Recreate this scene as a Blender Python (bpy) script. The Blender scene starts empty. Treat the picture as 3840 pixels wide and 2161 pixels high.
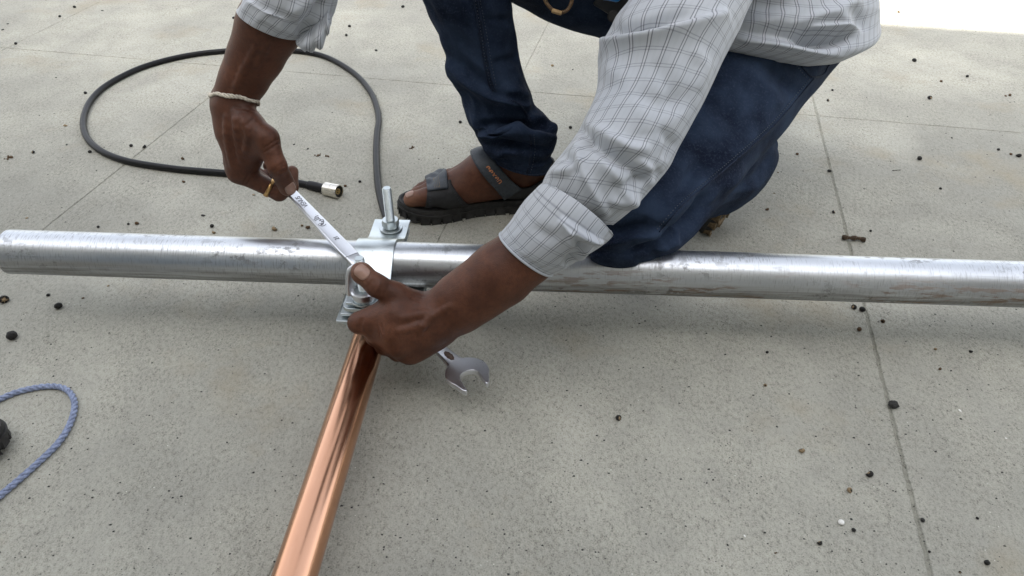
import bpy, bmesh, math, random
import numpy as np
from mathutils import Vector, Matrix, noise
from mathutils.bvhtree import BVHTree

random.seed(7); np.random.seed(7)
rad = math.radians
SC = bpy.context.scene
COL = SC.collection

# ------------------------------------------------------------------ camera
CAM_H, PITCH, FPX, CX, CY = 0.70, rad(37.4), 2900.0, 1920.0, 1080.5
cam_data = bpy.data.cameras.new('camera')
cam = bpy.data.objects.new('camera', cam_data); COL.objects.link(cam)
cam.location = (0, 0, CAM_H); cam.rotation_euler = (rad(90) - PITCH, 0, 0)
cam_data.sensor_width = 36.0; cam_data.lens = 36.0 * FPX / 3840.0
cam_data.clip_start = 0.02; cam_data.clip_end = 3000
SC.camera = cam

# ------------------------------------------------------------------ light
SLAB_YAW = rad(11.7)
SUN_EL = rad(52); SUN_AZ = math.pi + SLAB_YAW + rad(6)   # compass-like angle from +Y towards +X: the sun stands behind the camera
w = bpy.data.worlds.new('World'); SC.world = w; w.use_nodes = True
wn = w.node_tree; wn.nodes.clear()
sky = wn.nodes.new('ShaderNodeTexSky'); sky.sky_type = 'NISHITA'; sky.sun_disc = False
sky.sun_elevation = SUN_EL; sky.sun_rotation = SUN_AZ; sky.dust_density = 4.0; sky.air_density = 1.0; sky.ozone_density = 1.0
hs = wn.nodes.new('ShaderNodeHueSaturation'); hs.inputs['Saturation'].default_value = 0.27
bg = wn.nodes.new('ShaderNodeBackground'); bg.inputs['Strength'].default_value = 0.12
wo = wn.nodes.new('ShaderNodeOutputWorld')
wn.links.new(sky.outputs[0], hs.inputs['Color']); wn.links.new(hs.outputs[0], bg.inputs['Color']); wn.links.new(bg.outputs[0], wo.inputs['Surface'])
sd = bpy.data.lights.new('sun', 'SUN'); sd.energy = 4.0; sd.angle = rad(0.53); sd.color = (1.0, 0.95, 0.87)
sun = bpy.data.objects.new('sun', sd); COL.objects.link(sun)
sdir = Vector((math.sin(SUN_AZ) * math.cos(SUN_EL), math.cos(SUN_AZ) * math.cos(SUN_EL), math.sin(SUN_EL)))
sun.rotation_euler = sdir.to_track_quat('Z', 'Y').to_euler(); sun.location = sdir * 20
vs = SC.view_settings
vs.view_transform = 'Standard'; vs.look = 'None'; vs.gamma = 1.0; vs.use_curve_mapping = False
vs.exposure = 2.15
SC.cycles.use_denoising = True
SC.cycles.max_bounces = 8

# ------------------------------------------------------------------ pixel -> world helpers (a pixel gives a direction; depth comes from the thing)
_F = np.array([0, math.cos(PITCH), -math.sin(PITCH)]); _R = np.array([1.0, 0, 0]); _D = np.cross(_F, _R)
EYE = np.array([0, 0, CAM_H])
def ray(px, py): return _F + (px - CX) / FPX * _R + (py - CY) / FPX * _D
def P(px, py, Z): return EYE + ray(px, py) * Z
def onz(px, py, z=0.0):
    d = ray(px, py); return EYE + d * ((z - CAM_H) / d[2])
def proj(p):
    q = np.asarray(p) - EYE; Z = q @ _F
    return np.stack([CX + FPX * (q @ _R) / Z, CY + FPX * (q @ _D) / Z, Z], -1)
def nrm(v): v = np.asarray(v, float); return v / (np.linalg.norm(v, axis=-1, keepdims=True) + 1e-12)

# ------------------------------------------------------------------ node helpers
class NT:
    def __init__(s, name):
        s.m = bpy.data.materials.new(name); s.m.use_nodes = True; s.t = s.m.node_tree; s.t.nodes.clear()
        s.out = s.t.nodes.new('ShaderNodeOutputMaterial'); s.b = s.t.nodes.new('ShaderNodeBsdfPrincipled')
        s.t.links.new(s.b.outputs[0], s.out.inputs['Surface'])
    def n(s, t, **kw):
        nd = s.t.nodes.new(t)
        for k, v in kw.items():
            if k in nd.inputs: s.set(nd.inputs[k], v)
            else: setattr(nd, k, v)
        return nd
    def set(s, inp, v):
        if isinstance(v, bpy.types.NodeSocket): s.t.links.new(v, inp)
        elif isinstance(v, bpy.types.Node): s.t.links.new(v.outputs[0], inp)
        else:
            if hasattr(inp.default_value, '__len__') and not hasattr(v, '__len__'): v = (v, v, v, 1)[:len(inp.default_value)]
            if hasattr(inp.default_value, '__len__') and len(inp.default_value) == 4 and len(v) == 3: v = (*v, 1)
            inp.default_value = v
    def math(s, op, a, b=0.0, c=None, clamp=False):
        nd = s.t.nodes.new('ShaderNodeMath'); nd.operation = op; nd.use_clamp = clamp
        s.set(nd.inputs[0], a); s.set(nd.inputs[1], b)
        if c is not None: s.set(nd.inputs[2], c)
        return nd.outputs[0]
    def mix(s, f, a, b, mode='MIX'):
        nd = s.t.nodes.new('ShaderNodeMix'); nd.data_type = 'RGBA'; nd.blend_type = mode
        s.set(nd.inputs[0], f); s.set(nd.inputs[6], a); s.set(nd.inputs[7], b)
        return nd.outputs[2]
    def ramp(s, f, stops):
        nd = s.t.nodes.new('ShaderNodeValToRGB'); s.set(nd.inputs[0], f)
        e = nd.color_ramp.elements
        while len(e) < len(stops): e.new(0.5)
        for el, (p, c) in zip(e, stops):
            el.position = p; el.color = (c, c, c, 1) if not hasattr(c, '__len__') else (*c, 1)[:4]
        return nd.outputs[0]
    def coord(s, which='Object', scale=None, rot=None):
        tc = s.t.nodes.new('ShaderNodeTexCoord').outputs[which]
        if scale is None and rot is None: return tc
        mp = s.t.nodes.new('ShaderNodeMapping'); s.t.links.new(tc, mp.inputs[0])
        if scale is not None: mp.inputs['Scale'].default_value = scale
        if rot is not None: mp.inputs['Rotation'].default_value = rot
        return mp.outputs[0]
    def noise(s, vec, scale, detail=3, rough=0.55):
        nd = s.n('ShaderNodeTexNoise', Scale=scale, Detail=detail, Roughness=rough); s.set(nd.inputs['Vector'], vec); return nd.outputs['Fac']
    def voro(s, vec, scale, feature='F1', out='Distance', rnd=1.0):
        nd = s.n('ShaderNodeTexVoronoi', feature=feature, Scale=scale); nd.inputs['Randomness'].default_value = rnd
        s.set(nd.inputs['Vector'], vec); return nd.outputs[out]
    def bump(s, h, strength=0.3, dist=0.001, prev=None):
        nd = s.n('ShaderNodeBump', Strength=strength, Distance=dist); s.set(nd.inputs['Height'], h)
        if prev is not None: s.set(nd.inputs['Normal'], prev)
        return nd.outputs[0]
    def fin(s, color=None, rough=None, metal=None, spec=None, normal=None, **kw):
        for k, v in (('Base Color', color), ('Roughness', rough), ('Metallic', metal), ('Specular IOR Level', spec), ('Normal', normal)):
            if v is not None: s.set(s.b.inputs[k], v)
        for k, v in kw.items(): s.set(s.b.inputs[k.replace('_', ' ')], v)
        return s.m

M = {}
def plain(name, col, rough=0.5, metal=0.0, spec=0.5, var=0.12, scale=60, bump=0.1, bd=0.0005):
    t = NT(name); c = t.coord('Object')
    f = t.noise(c, scale, 4); g = t.noise(c, scale * 6, 3)
    lo = tuple(x * (1 - var * 1.6) for x in col); hi = tuple(min(1, x * (1 + var)) for x in col)
    colr = t.mix(t.ramp(f, [(0.3, 0.0), (0.7, 1.0)]), lo, hi)
    r = t.math('MULTIPLY_ADD', f, 0.2, rough - 0.1)
    M[name] = t.fin(colr, r, metal, spec, t.bump(t.math('ADD', f, t.math('MULTIPLY', g, 0.6)), bump, bd)); return M[name]

# concrete: fine sandy grain, pits, trowel mottling, faint brown stains
def concrete(name, dark=1.0):
    t = NT(name); geo = t.n('ShaderNodeNewGeometry'); c = geo.outputs['Position']
    mp = t.n('ShaderNodeMapping'); t.set(mp.inputs[0], c); mp.inputs['Scale'].default_value = (1, 0.62, 1); mp.inputs['Rotation'].default_value = (0, 0, 0.5)
    c2 = mp.outputs[0]
    big = t.noise(c, 1.3, 5, 0.62); big2 = t.noise(c, 3.1, 4, 0.6); mid = t.noise(c2, 14, 6, 0.66); fine = t.noise(c2, 215, 4, 0.78); grain = t.noise(c, 560, 2, 0.65)
    col = t.mix(t.ramp(big, [(0.38, 0.0), (0.62, 1.0)]), (0.298, 0.294, 0.276), (0.465, 0.455, 0.418))
    col = t.mix(t.math('MULTIPLY', t.ramp(big2, [(0.42, 0.0), (0.72, 1.0)]), 0.55), col, (0.285, 0.280, 0.262))
    col = t.mix(t.math('MULTIPLY', t.ramp(mid, [(0.45, 0.0), (0.75, 1.0)]), 0.45), col, (0.27, 0.265, 0.25))
    col = t.mix(t.math('MULTIPLY', t.ramp(t.noise(c, 2.2, 4, 0.55), [(0.55, 0.0), (0.75, 1.0)]), 0.6), col, (0.53, 0.52, 0.485))
    clus = t.ramp(t.math('MULTIPLY_ADD', t.noise(c2, 13, 6, 0.75), 0.7, t.math('MULTIPLY', t.noise(c, 2.6, 3), 0.3)), [(0.38, 0.0), (0.62, 1.0)])
    pits = t.voro(c2, 250, rnd=1.0); pm = t.ramp(pits, [(0.12, 1.0), (0.30, 0.0)])
    gate = t.ramp(t.noise(c2, 95, 3, 0.7), [(0.46, 0.0), (0.60, 1.0)])
    pm = t.math('MULTIPLY', t.math('MULTIPLY', pm, gate), t.math('MULTIPLY_ADD', clus, 0.8, 0.2))
    big_p = t.math('MULTIPLY', t.ramp(t.voro(c, 70), [(0.05, 1.0), (0.10, 0.0)]), t.ramp(t.noise(c, 37, 2), [(0.55, 0.0), (0.62, 1.0)]))
    gr = t.ramp(t.math('MULTIPLY_ADD', fine, 0.55, t.math('MULTIPLY', grain, 0.45)), [(0.36, 0.0), (0.5, 0.55), (0.64, 1.0)])
    gstr = t.math('MULTIPLY_ADD', clus, 0.60, 0.42)
    col = t.mix(gstr, col, t.mix(gr, (0.13, 0.128, 0.12), (0.62, 0.615, 0.60)), 'SOFT_LIGHT')
    col = t.mix(t.math('MULTIPLY', t.ramp(gr, [(0.0, 1.0), (0.42, 0.0)]), t.math('MULTIPLY', gstr, 0.8)), col, (0.115, 0.112, 0.105))
    col = t.mix(t.math('MULTIPLY', t.math('MAXIMUM', pm, big_p), 0.8), col, (0.06, 0.058, 0.054))
    sp = t.ramp(t.voro(c, 95), [(0.045, 1.0), (0.07, 0.0)])
    col = t.mix(t.math('MULTIPLY', sp, t.ramp(t.noise(c, 30, 2), [(0.55, 0.0), (0.6, 0.9)])), col, (0.72, 0.72, 0.69))
    st = t.ramp(t.noise(c, 3.6, 5, 0.62), [(0.56, 0.0), (0.70, 1.0)])
    col = t.mix(t.math('MULTIPLY', st, 0.50), col, (0.30, 0.255, 0.185))
    scr = t.ramp(t.noise(t.coord('Object', (3.0, 55, 1), (0, 0, 0.35)), 1.0, 3, 0.6), [(0.70, 0.0), (0.76, 1.0)])
    col = t.mix(t.math('MULTIPLY', scr, 0.22), col, (0.55, 0.54, 0.52))
    h = t.math('SUBTRACT', t.math('MULTIPLY_ADD', gr, 0.55, t.math('MULTIPLY', mid, 0.8)), t.math('MULTIPLY', pm, 1.2))
    col = t.mix(1.0, col, (1.0, 1.0, 0.935), 'MULTIPLY')
    if dark != 1.0: col = t.mix(1.0, col, (dark, dark, dark * 0.97), 'MULTIPLY')
    M[name] = t.fin(col, 0.88, 0.0, 0.3, t.bump(h, 0.5, 0.0011)); return M[name]
concrete('concrete'); concrete('joint_sand', 0.76)

def galvanized():
    t = NT('galvanized'); uv = t.coord('UV'); u_s = t.n('ShaderNodeSeparateXYZ', Vector=uv)
    mp = lambda sc: t.coord('UV', sc)
    ticks = t.noise(mp((620, 75, 1)), 1.0, 2, 0.6); streak = t.noise(mp((5, 130, 1)), 1.0, 4, 0.65)
    blot = t.noise(mp((16, 26, 1)), 1.0, 5, 0.65); cloud = t.noise(mp((3, 9, 1)), 1.0, 3, 0.5)
    base = t.mix(t.ramp(cloud, [(0.35, 0.0), (0.65, 1.0)]), (0.46, 0.48, 0.505), (0.66, 0.685, 0.715))
    tk = t.math('MULTIPLY', t.ramp(ticks, [(0.34, 1.0), (0.47, 0.0)]), t.ramp(t.noise(mp((2.5, 14, 1)), 1.0, 3), [(0.38, 0.0), (0.55, 1.0)]))
    base = t.mix(t.math('MULTIPLY', tk, 0.52), base, (0.24, 0.245, 0.25))
    sk = t.ramp(streak, [(0.60, 0.0), (0.75, 1.0)])
    base = t.mix(t.math('MULTIPLY', sk, 0.45), base, (0.22, 0.22, 0.22))
    scuff = t.math('MULTIPLY', t.ramp(t.noise(mp((60, 70, 1)), 1.0, 5, 0.7), [(0.53, 0.0), (0.58, 1.0)]), t.ramp(t.noise(mp((6, 22, 1)), 1.0, 3), [(0.50, 0.0), (0.60, 1.0)]))
    base = t.mix(t.math('MULTIPLY', scuff, 0.7), base, (0.13, 0.13, 0.13))
    # rust: orange brown blotches that sit on the flank of the tube
    v = u_s.outputs['Y']
    rb = t.noise(mp((18, 60, 1)), 1.0, 4, 0.6); band = t.ramp(v, [(0.020, 0.0), (0.03, 1.0), (0.058, 0.8), (0.075, 0.0)])
    rg = t.math('MULTIPLY', t.ramp(t.noise(mp((7, 30, 1)), 1.0, 3), [(0.44, 0.0), (0.54, 1.0)]), t.ramp(t.math('MULTIPLY', u_s.outputs['X'], 0.5), [(0.30, 0.12), (0.40, 1.0)]))
    rust = t.math('MULTIPLY', t.math('MULTIPLY', t.ramp(t.noise(mp((26, 150, 1)), 1.0, 4, 0.65), [(0.50, 0.0), (0.57, 1.0)]), rg), band)
    low_streaks = t.math('MULTIPLY', t.ramp(v, [(0.010, 0.9), (0.028, 1.0), (0.042, 0.85), (0.056, 0.0)]), t.ramp(t.noise(mp((6, 190, 1)), 1.0, 5, 0.7), [(0.34, 0.0), (0.58, 1.0)]))  # dark brown streaks, kept to the lower front flank of the tube
    base = t.mix(t.math('MULTIPLY', low_streaks, 0.8), base, (0.10, 0.092, 0.075))
    base = t.mix(t.math('MULTIPLY', rust, 0.75), base, (0.15, 0.070, 0.016))
    met = t.math('SUBTRACT', 1.0, t.math('MULTIPLY', t.math('MAXIMUM', t.math('MAXIMUM', rust, t.math('MULTIPLY', low_streaks, 0.7)), t.math('MULTIPLY', scuff, 0.5)), 0.8))
    rough = t.math('ADD', t.math('MULTIPLY_ADD', cloud, 0.18, 0.25), t.math('MULTIPLY', t.math('MAXIMUM', tk, rust), 0.25))
    M['galvanized'] = t.fin(base, rough, met, 0.5, t.bump(t.math('SUBTRACT', t.math('MULTIPLY', cloud, 0.6), t.math('MULTIPLY', tk, 0.2)), 0.18, 0.0005))
galvanized()

def copper():
    t = NT('copper'); mp = lambda sc: t.coord('UV', sc)
    cl = t.noise(mp((4, 30, 1)), 1.0, 4, 0.6); ln = t.noise(mp((1.5, 900, 1)), 1.0, 2, 0.5); sm = t.noise(mp((30, 40, 1)), 1.0, 4, 0.6)
    col = t.mix(t.ramp(cl, [(0.3, 0.0), (0.7, 1.0)]), (0.60, 0.31, 0.185), (0.72, 0.41, 0.27))
    col = t.mix(t.math('MULTIPLY', t.ramp(sm, [(0.62, 0.0), (0.72, 1.0)]), 0.35), col, (0.42, 0.2, 0.11))
    rough = t.math('ADD', t.math('MULTIPLY_ADD', cl, 0.10, 0.12), t.math('MULTIPLY', ln, 0.05))
    M['copper'] = t.fin(col, rough, 1.0, 0.5, t.bump(t.math('MULTIPLY_ADD', ln, 0.25, cl), 0.10, 0.0006))
copper()

def zinc():
    t = NT('zinc_plate'); c = t.coord('Object'); a = t.noise(c, 35, 4); b = t.noise(c, 420, 3)
    col = t.mix(t.ramp(a, [(0.3, 0.0), (0.7, 1.0)]), (0.50, 0.545, 0.56), (0.66, 0.71, 0.72))
    sp = t.ramp(t.noise(c, 160, 3, 0.7), [(0.66, 0.0), (0.72, 1.0)])
    col = t.mix(t.math('MULTIPLY', sp, 0.5), col, (0.3, 0.3, 0.28))
    M['zinc_plate'] = t.fin(col, t.math('MULTIPLY_ADD', a, 0.2, 0.26), 1.0, 0.5, t.bump(b, 0.06, 0.0004))
zinc()
def chrome():
    t = NT('chrome'); c = t.coord('Object'); a = t.noise(c, 70, 4); sp = t.ramp(t.noise(c, 300, 4, 0.7), [(0.60, 0.0), (0.70, 1.0)])
    g = t.ramp(t.noise(c, 25, 2), [(0.45, 0.0), (0.65, 1.0)]); sp = t.math('MULTIPLY', sp, g)
    col = t.mix(t.math('MULTIPLY', sp, 0.7), (0.70, 0.71, 0.74), (0.13, 0.12, 0.115))
    M['chrome'] = t.fin(col, t.math('MULTIPLY_ADD', a, 0.16, 0.25), 1.0, 0.5, t.bump(a, 0.06, 0.0004))
chrome()
plain('engraving', (0.19, 0.19, 0.205), 0.45, 0.8); plain('rust_patch', (0.19, 0.135, 0.11), 0.8, 0.0, 0.3, 0.3, 300, 0.4, 0.0006)

def skin():
    t = NT('skin'); c = t.coord('Object')
    at = t.n('ShaderNodeAttribute', attribute_name='tint'); tint = at.outputs['Fac']
    a = t.noise(c, 26, 4); b = t.noise(c, 210, 3); v1 = t.voro(c, 750); wr = t.noise(t.coord('Object', (1, 1, 1)), 420, 3, 0.6)
    col = t.mix(t.ramp(a, [(0.3, 0.0), (0.7, 1.0)]), (0.058, 0.0205, 0.0105), (0.122, 0.0455, 0.0235))
    col = t.mix(t.math('MULTIPLY', t.ramp(b, [(0.35, 1.0), (0.55, 0.0)]), 0.3), col, (0.036, 0.0130, 0.0075))
    col = t.mix(tint, col, (0.27, 0.135, 0.085))
    h = t.math('ADD', t.math('MULTIPLY', v1, 0.35), t.math('MULTIPLY', wr, 0.6))
    M['skin'] = t.fin(col, t.math('MULTIPLY_ADD', b, 0.2, 0.42), 0.0, 0.30, t.bump(h, 0.45, 0.0009), Subsurface_Weight=0.06, Subsurface_Radius=(0.008, 0.003, 0.0015), Subsurface_Scale=1.0)
skin()
plain('nail', (0.30, 0.18, 0.135), 0.33, 0.0, 0.5, 0.10, 120, 0.05)

def denim(name, c0, c1):
    t = NT(name); c = t.coord('Object'); uv = t.coord('UV')
    tw = t.n('ShaderNodeTexWave', Scale=430.0, Distortion=1.2, Detail=1.0); t.set(tw.inputs['Vector'], t.coord('UV', None, (0, 0, 0.9)))
    a = t.noise(c, 13, 4, 0.6); b = t.noise(c, 330, 2, 0.7); s = t.noise(t.coord('UV', (600, 90, 1)), 1.0, 2)
    col = t.mix(t.ramp(a, [(0.36, 0.0), (0.70, 1.0)]), c0, c1)
    col = t.mix(t.math('MULTIPLY', t.ramp(b, [(0.52, 0.0), (0.72, 1.0)]), 0.5), col, (0.045, 0.060, 0.098))
    col = t.mix(t.math('MULTIPLY', t.ramp(s, [(0.55, 0.0), (0.75, 1.0)]), 0.35), col, (0.022, 0.030, 0.050))
    M[name] = t.fin(col, 0.9, 0.0, 0.12, t.bump(t.math('ADD', t.math('MULTIPLY', tw.outputs['Fac'], 0.4), b), 0.35, 0.0006), Sheen_Weight=0.0)
denim('denim', (0.0055, 0.0100, 0.0235), (0.0310, 0.0490, 0.0880))
plain('denim_seam', (0.017, 0.026, 0.050), 0.85, 0.0, 0.2, 0.4, 400, 0.4)
plain('stitch', (0.085, 0.098, 0.125), 0.8, 0.0, 0.2, 0.3, 500, 0.2)

def plaid():
    t = NT('plaid_cotton'); uv = t.coord('UV'); s = t.n('ShaderNodeSeparateXYZ', Vector=uv); c = t.coord('Object')
    wob = t.math('MULTIPLY_ADD', t.noise(c, 90, 2), 0.0008, -0.0004)
    def stripes(x, per, sep, hw, off=0.0):
        x = t.math('ADD', x, wob)
        f = t.math('FRACT', t.math('DIVIDE', t.math('ADD', x, off), per))
        d = t.math('MULTIPLY', t.math('ABSOLUTE', t.math('SUBTRACT', f, 0.5)), per)
        e = t.math('ABSOLUTE', t.math('SUBTRACT', d, sep))
        return t.math('SUBTRACT', 1.0, t.math('SMOOTH_MIN', t.math('DIVIDE', e, hw), 1.0, 0.2), clamp=True), t.math('LESS_THAN', d, sep)
    su, iu = stripes(s.outputs['X'], 0.0168, 0.0015, 0.00090); sv, iv = stripes(s.outputs['Y'], 0.0168, 0.0015, 0.00072)
    su2, _ = stripes(s.outputs['X'], 0.0168, 0.0007, 0.0005, 0.0084)
    a = t.noise(c, 8, 3)
    col = t.mix(a, (0.365, 0.400, 0.455), (0.475, 0.490, 0.505))
    col = t.mix(t.math('MULTIPLY', iu, 0.35), col, (0.58, 0.59, 0.61))
    col = t.mix(t.math('MULTIPLY', sv, 0.55), col, (0.115, 0.12, 0.14))
    col = t.mix(t.math('MULTIPLY', su, 0.80), col, (0.011, 0.015, 0.030))
    col = t.mix(t.math('MULTIPLY', su2, 0.12), col, (0.2, 0.21, 0.23))
    thr = t.noise(t.coord('UV', (900, 900, 1)), 1.0, 2)
    M['plaid_cotton'] = t.fin(col, 0.62, 0.0, 0.35, t.bump(thr, 0.12, 0.0003), Sheen_Weight=0.15)
plaid()
plain('thread_white', (0.60, 0.55, 0.46), 0.9, 0.0, 0.2, 0.25, 500, 0.5, 0.001)
plain('gold', (0.58, 0.36, 0.15), 0.36, 1.0, 0.5, 0.15, 200, 0.1)
plain('rubber', (0.030, 0.029, 0.028), 0.7, 0.0, 0.4, 0.3, 120, 0.3, 0.0006)
plain('footbed', (0.055, 0.055, 0.057), 0.75, 0.0, 0.35, 0.2, 150, 0.4, 0.0008)
plain('strap_grey', (0.036, 0.044, 0.055), 0.55, 0.0, 0.45, 0.2, 220, 0.25, 0.0006)
plain('strap_dark', (0.020, 0.020, 0.022), 0.6, 0.0, 0.4, 0.25, 200, 0.3, 0.0006)
plain('print_orange', (0.55, 0.22, 0.09), 0.6)
plain('tread_tan', (0.20, 0.145, 0.085), 0.85, 0.0, 0.2, 0.35, 160, 0.4, 0.001)
plain('cable_black', (0.0075, 0.0075, 0.0085), 0.40, 0.0, 0.22, 0.25, 90, 0.15, 0.0006)
plain('nickel', (0.72, 0.69, 0.62), 0.24, 1.0, 0.5, 0.12, 120, 0.1)
plain('connector_black', (0.015, 0.014, 0.014), 0.5)
plain('brass', (0.75, 0.55, 0.25), 0.3, 1.0)
plain('rope_blue', (0.27, 0.315, 0.45), 0.85, 0.0, 0.25, 0.25, 250, 0.5, 0.0008)
plain('pellet_black', (0.017, 0.016, 0.014), 0.75, 0.0, 0.35, 0.4, 260, 0.6, 0.0015)
plain('pellet_brown', (0.115, 0.070, 0.038), 0.85, 0.0, 0.3, 0.4, 300, 0.6, 0.0015)
plain('husk_tan', (0.30, 0.22, 0.13), 0.85, 0.0, 0.3, 0.35, 300, 0.6, 0.0012)
plain('pebble_white', (0.75, 0.74, 0.70), 0.6, 0.0, 0.4, 0.1, 200, 0.3)
plain('stone_grey', (0.055, 0.053, 0.05), 0.9, 0.0, 0.3, 0.3, 250, 0.7, 0.002)
plain('bark', (0.085, 0.06, 0.042), 0.9, 0.0, 0.2, 0.35, 300, 0.7, 0.0015)
plain('hair', (0.010, 0.009, 0.009), 0.5, 0.0, 0.4, 0.3, 400, 0.6, 0.002)
plain('wood_bead', (0.13, 0.075, 0.035), 0.5, 0.0, 0.4, 0.3, 300, 0.2)
plain('wood_pale', (0.38, 0.25, 0.12), 0.55, 0.0, 0.4, 0.2, 300, 0.2)
plain('pouch_black', (0.012, 0.012, 0.013), 0.5); plain('blue_plastic', (0.03, 0.25, 0.62), 0.35)
plain('plaster', (0.34, 0.33, 0.30), 0.9, 0.0, 0.3, 0.1, 4, 0.3, 0.002)
plain('tan_leather', (0.28, 0.22, 0.13), 0.75, 0.0, 0.3, 0.25, 120, 0.3)
plain('door_paint', (0.12, 0.16, 0.2), 0.5)

# ------------------------------------------------------------------ object helpers
WM = {}                                                     # Empties whose parts are built in world coordinates
def to_parent(o, parent):
    o.parent = parent
    if parent.name in WM: o.matrix_parent_inverse = WM[parent.name].inverted()
    return o
def link(o, parent=None):
    COL.objects.link(o)
    return o if parent is None else to_parent(o, parent)
def mesh_obj(name, verts, faces, mat, parent=None, smooth=True, uv=None, attrs=None, mats=None, mat_idx=None):
    me = bpy.data.meshes.new(name)
    verts = np.asarray(verts, dtype=np.float32)
    if isinstance(faces, np.ndarray) and faces.ndim == 2:
        n, k = faces.shape
        me.vertices.add(len(verts)); me.vertices.foreach_set('co', verts.ravel())
        me.loops.add(n * k); me.loops.foreach_set('vertex_index', faces.astype(np.int32).ravel())
        me.polygons.add(n); me.polygons.foreach_set('loop_start', np.arange(0, n * k, k, dtype=np.int32)); me.polygons.foreach_set('loop_total', np.full(n, k, dtype=np.int32))
        me.update(calc_edges=True); me.validate()
    else:
        me.from_pydata([tuple(map(float, v)) for v in verts], [], [tuple(int(i) for i in f) for f in faces]); me.update()
    if uv is not None:
        lay = me.uv_layers.new(name='UVMap'); li = np.empty(len(me.loops), dtype=np.int32); me.loops.foreach_get('vertex_index', li)
        u = np.asarray(uv, dtype=np.float32)
        lay.data.foreach_set('uv', (u[li] if len(u) == len(verts) else u).ravel())
    for k, v in (attrs or {}).items():
        a = me.attributes.new(k, 'FLOAT', 'POINT'); a.data.foreach_set('value', np.asarray(v, dtype=np.float32))
    me.polygons.foreach_set('use_smooth', np.full(len(me.polygons), smooth))
    if mat is not None: me.materials.append(M[mat])
    o = bpy.data.objects.new(name, me)
    return link(o, parent)
def bm_obj(name, bm, mat, parent=None, smooth=False, angle=None):
    me = bpy.data.meshes.new(name); bm.normal_update(); bm.to_mesh(me); bm.free()
    me.polygons.foreach_set('use_smooth', np.full(len(me.polygons), smooth))
    me.materials.append(M[mat]); o = bpy.data.objects.new(name, me); link(o, parent)
    if angle is not None: me.set_sharp_from_angle(angle=angle)
    return o
def thing(name, label, cat, loc=(0, 0, 0), group=None, local=False):
    o = bpy.data.objects.new(name, None); o.empty_display_size = 0.03; o.location = loc
    tag(o, label, cat, group)
    if not local: WM[o.name] = Matrix.Translation(Vector(loc))
    return link(o)
def tag(o, label, cat, group=None):
    o['label'] = label; o['category'] = cat
    if group: o['group'] = group
    return o
def structure(o): o['kind'] = 'structure'; return o

def catmull(pts, n):
    pts = np.asarray(pts, float); m = len(pts)
    t = np.linspace(0, m - 1, n); i = np.clip(t.astype(int), 0, m - 2); f = (t - i)[:, None]
    p0 = pts[np.clip(i - 1, 0, m - 1)]; p1 = pts[i]; p2 = pts[i + 1]; p3 = pts[np.clip(i + 2, 0, m - 1)]
    return 0.5 * (2 * p1 + (p2 - p0) * f + (2 * p0 - 5 * p1 + 4 * p2 - p3) * f ** 2 + (3 * p1 - p0 - 3 * p2 + p3) * f ** 3)
def resample(pts, n):
    pts = np.asarray(pts, float); d = np.r_[0, np.cumsum(np.linalg.norm(np.diff(pts, axis=0), axis=1))]
    s = np.linspace(0, d[-1], n); return np.stack([np.interp(s, d, pts[:, k]) for k in range(pts.shape[1])], 1)
def frames(path, up=(0, 0, 1)):
    path = np.asarray(path, float); t = nrm(np.gradient(path, axis=0)); n = np.zeros_like(t)
    a = nrm(np.cross(np.cross(t[0], up), t[0])); n[0] = a
    for i in range(1, len(t)):
        v = n[i - 1] - t[i] * (n[i - 1] @ t[i]); n[i] = nrm(v)
    return t, n, np.cross(t, n)
def grid_faces(nu, nv, cu=False, cv=False):
    i, j = np.meshgrid(np.arange(nu if cu else nu - 1), np.arange(nv if cv else nv - 1), indexing='ij')
    i2 = (i + 1) % nu; j2 = (j + 1) % nv
    return np.stack([i * nv + j, i2 * nv + j, i2 * nv + j2, i * nv + j2], -1).reshape(-1, 4)
def tube_geo(path, r, seg=16, caps=True, up=(0, 0, 1), prof=None):
    """tube along path; r scalar or per point; prof = optional 2D profile (seg,2) in (normal, binormal)"""
    path = np.asarray(path, float); t, n, b = frames(path, up); r = np.broadcast_to(np.asarray(r, float), (len(path),))
    if prof is None:
        a = np.linspace(0, 2 * math.pi, seg, endpoint=False); prof = np.stack([np.cos(a), np.sin(a)], 1)
    seg = len(prof)
    v = path[:, None] + (n[:, None] * prof[None, :, :1] + b[:, None] * prof[None, :, 1:]) * r[:, None, None]
    f = grid_faces(len(path), seg, cv=True).tolist(); v = v.reshape(-1, 3)
    if caps: f += [list(range(seg))[::-1], list(range((len(path) - 1) * seg, len(path) * seg))]
    f = [q[::-1] for q in f]
    return v, f
def tube(name, path, r, mat, parent=None, seg=16, caps=True, smooth=True, up=(0, 0, 1), prof=None):
    v, f = tube_geo(path, r, seg, caps, up, prof); o = mesh_obj(name, v, f, mat, parent, smooth)
    if smooth and caps: o.data.set_sharp_from_angle(angle=rad(50))
    return o
def lathe_geo(prof, axis_o, axis_d, seg=32, up=(0.3, 0.9, 0.2)):
    """prof: list of (along, radius) closed polyline"""
    d = nrm(axis_d); n = nrm(np.cross(np.cross(d, up), d)); b = np.cross(d, n)
    prof = np.asarray(prof, float); a = np.linspace(0, 2 * math.pi, seg, endpoint=False)
    v = np.asarray(axis_o)[None, None] + d * prof[:, None, :1] + (n * np.cos(a)[:, None] + b * np.sin(a)[:, None])[None] * prof[:, None, 1:]
    return v.reshape(-1, 3), grid_faces(len(prof), seg, cu=False, cv=True)
def lathe(name, prof, o, d, mat, parent=None, seg=32, angle=35):
    v, f = lathe_geo(prof, o, d, seg); ob = mesh_obj(name, v, f, mat, parent, True); ob.data.set_sharp_from_angle(angle=rad(angle)); return ob
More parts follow.
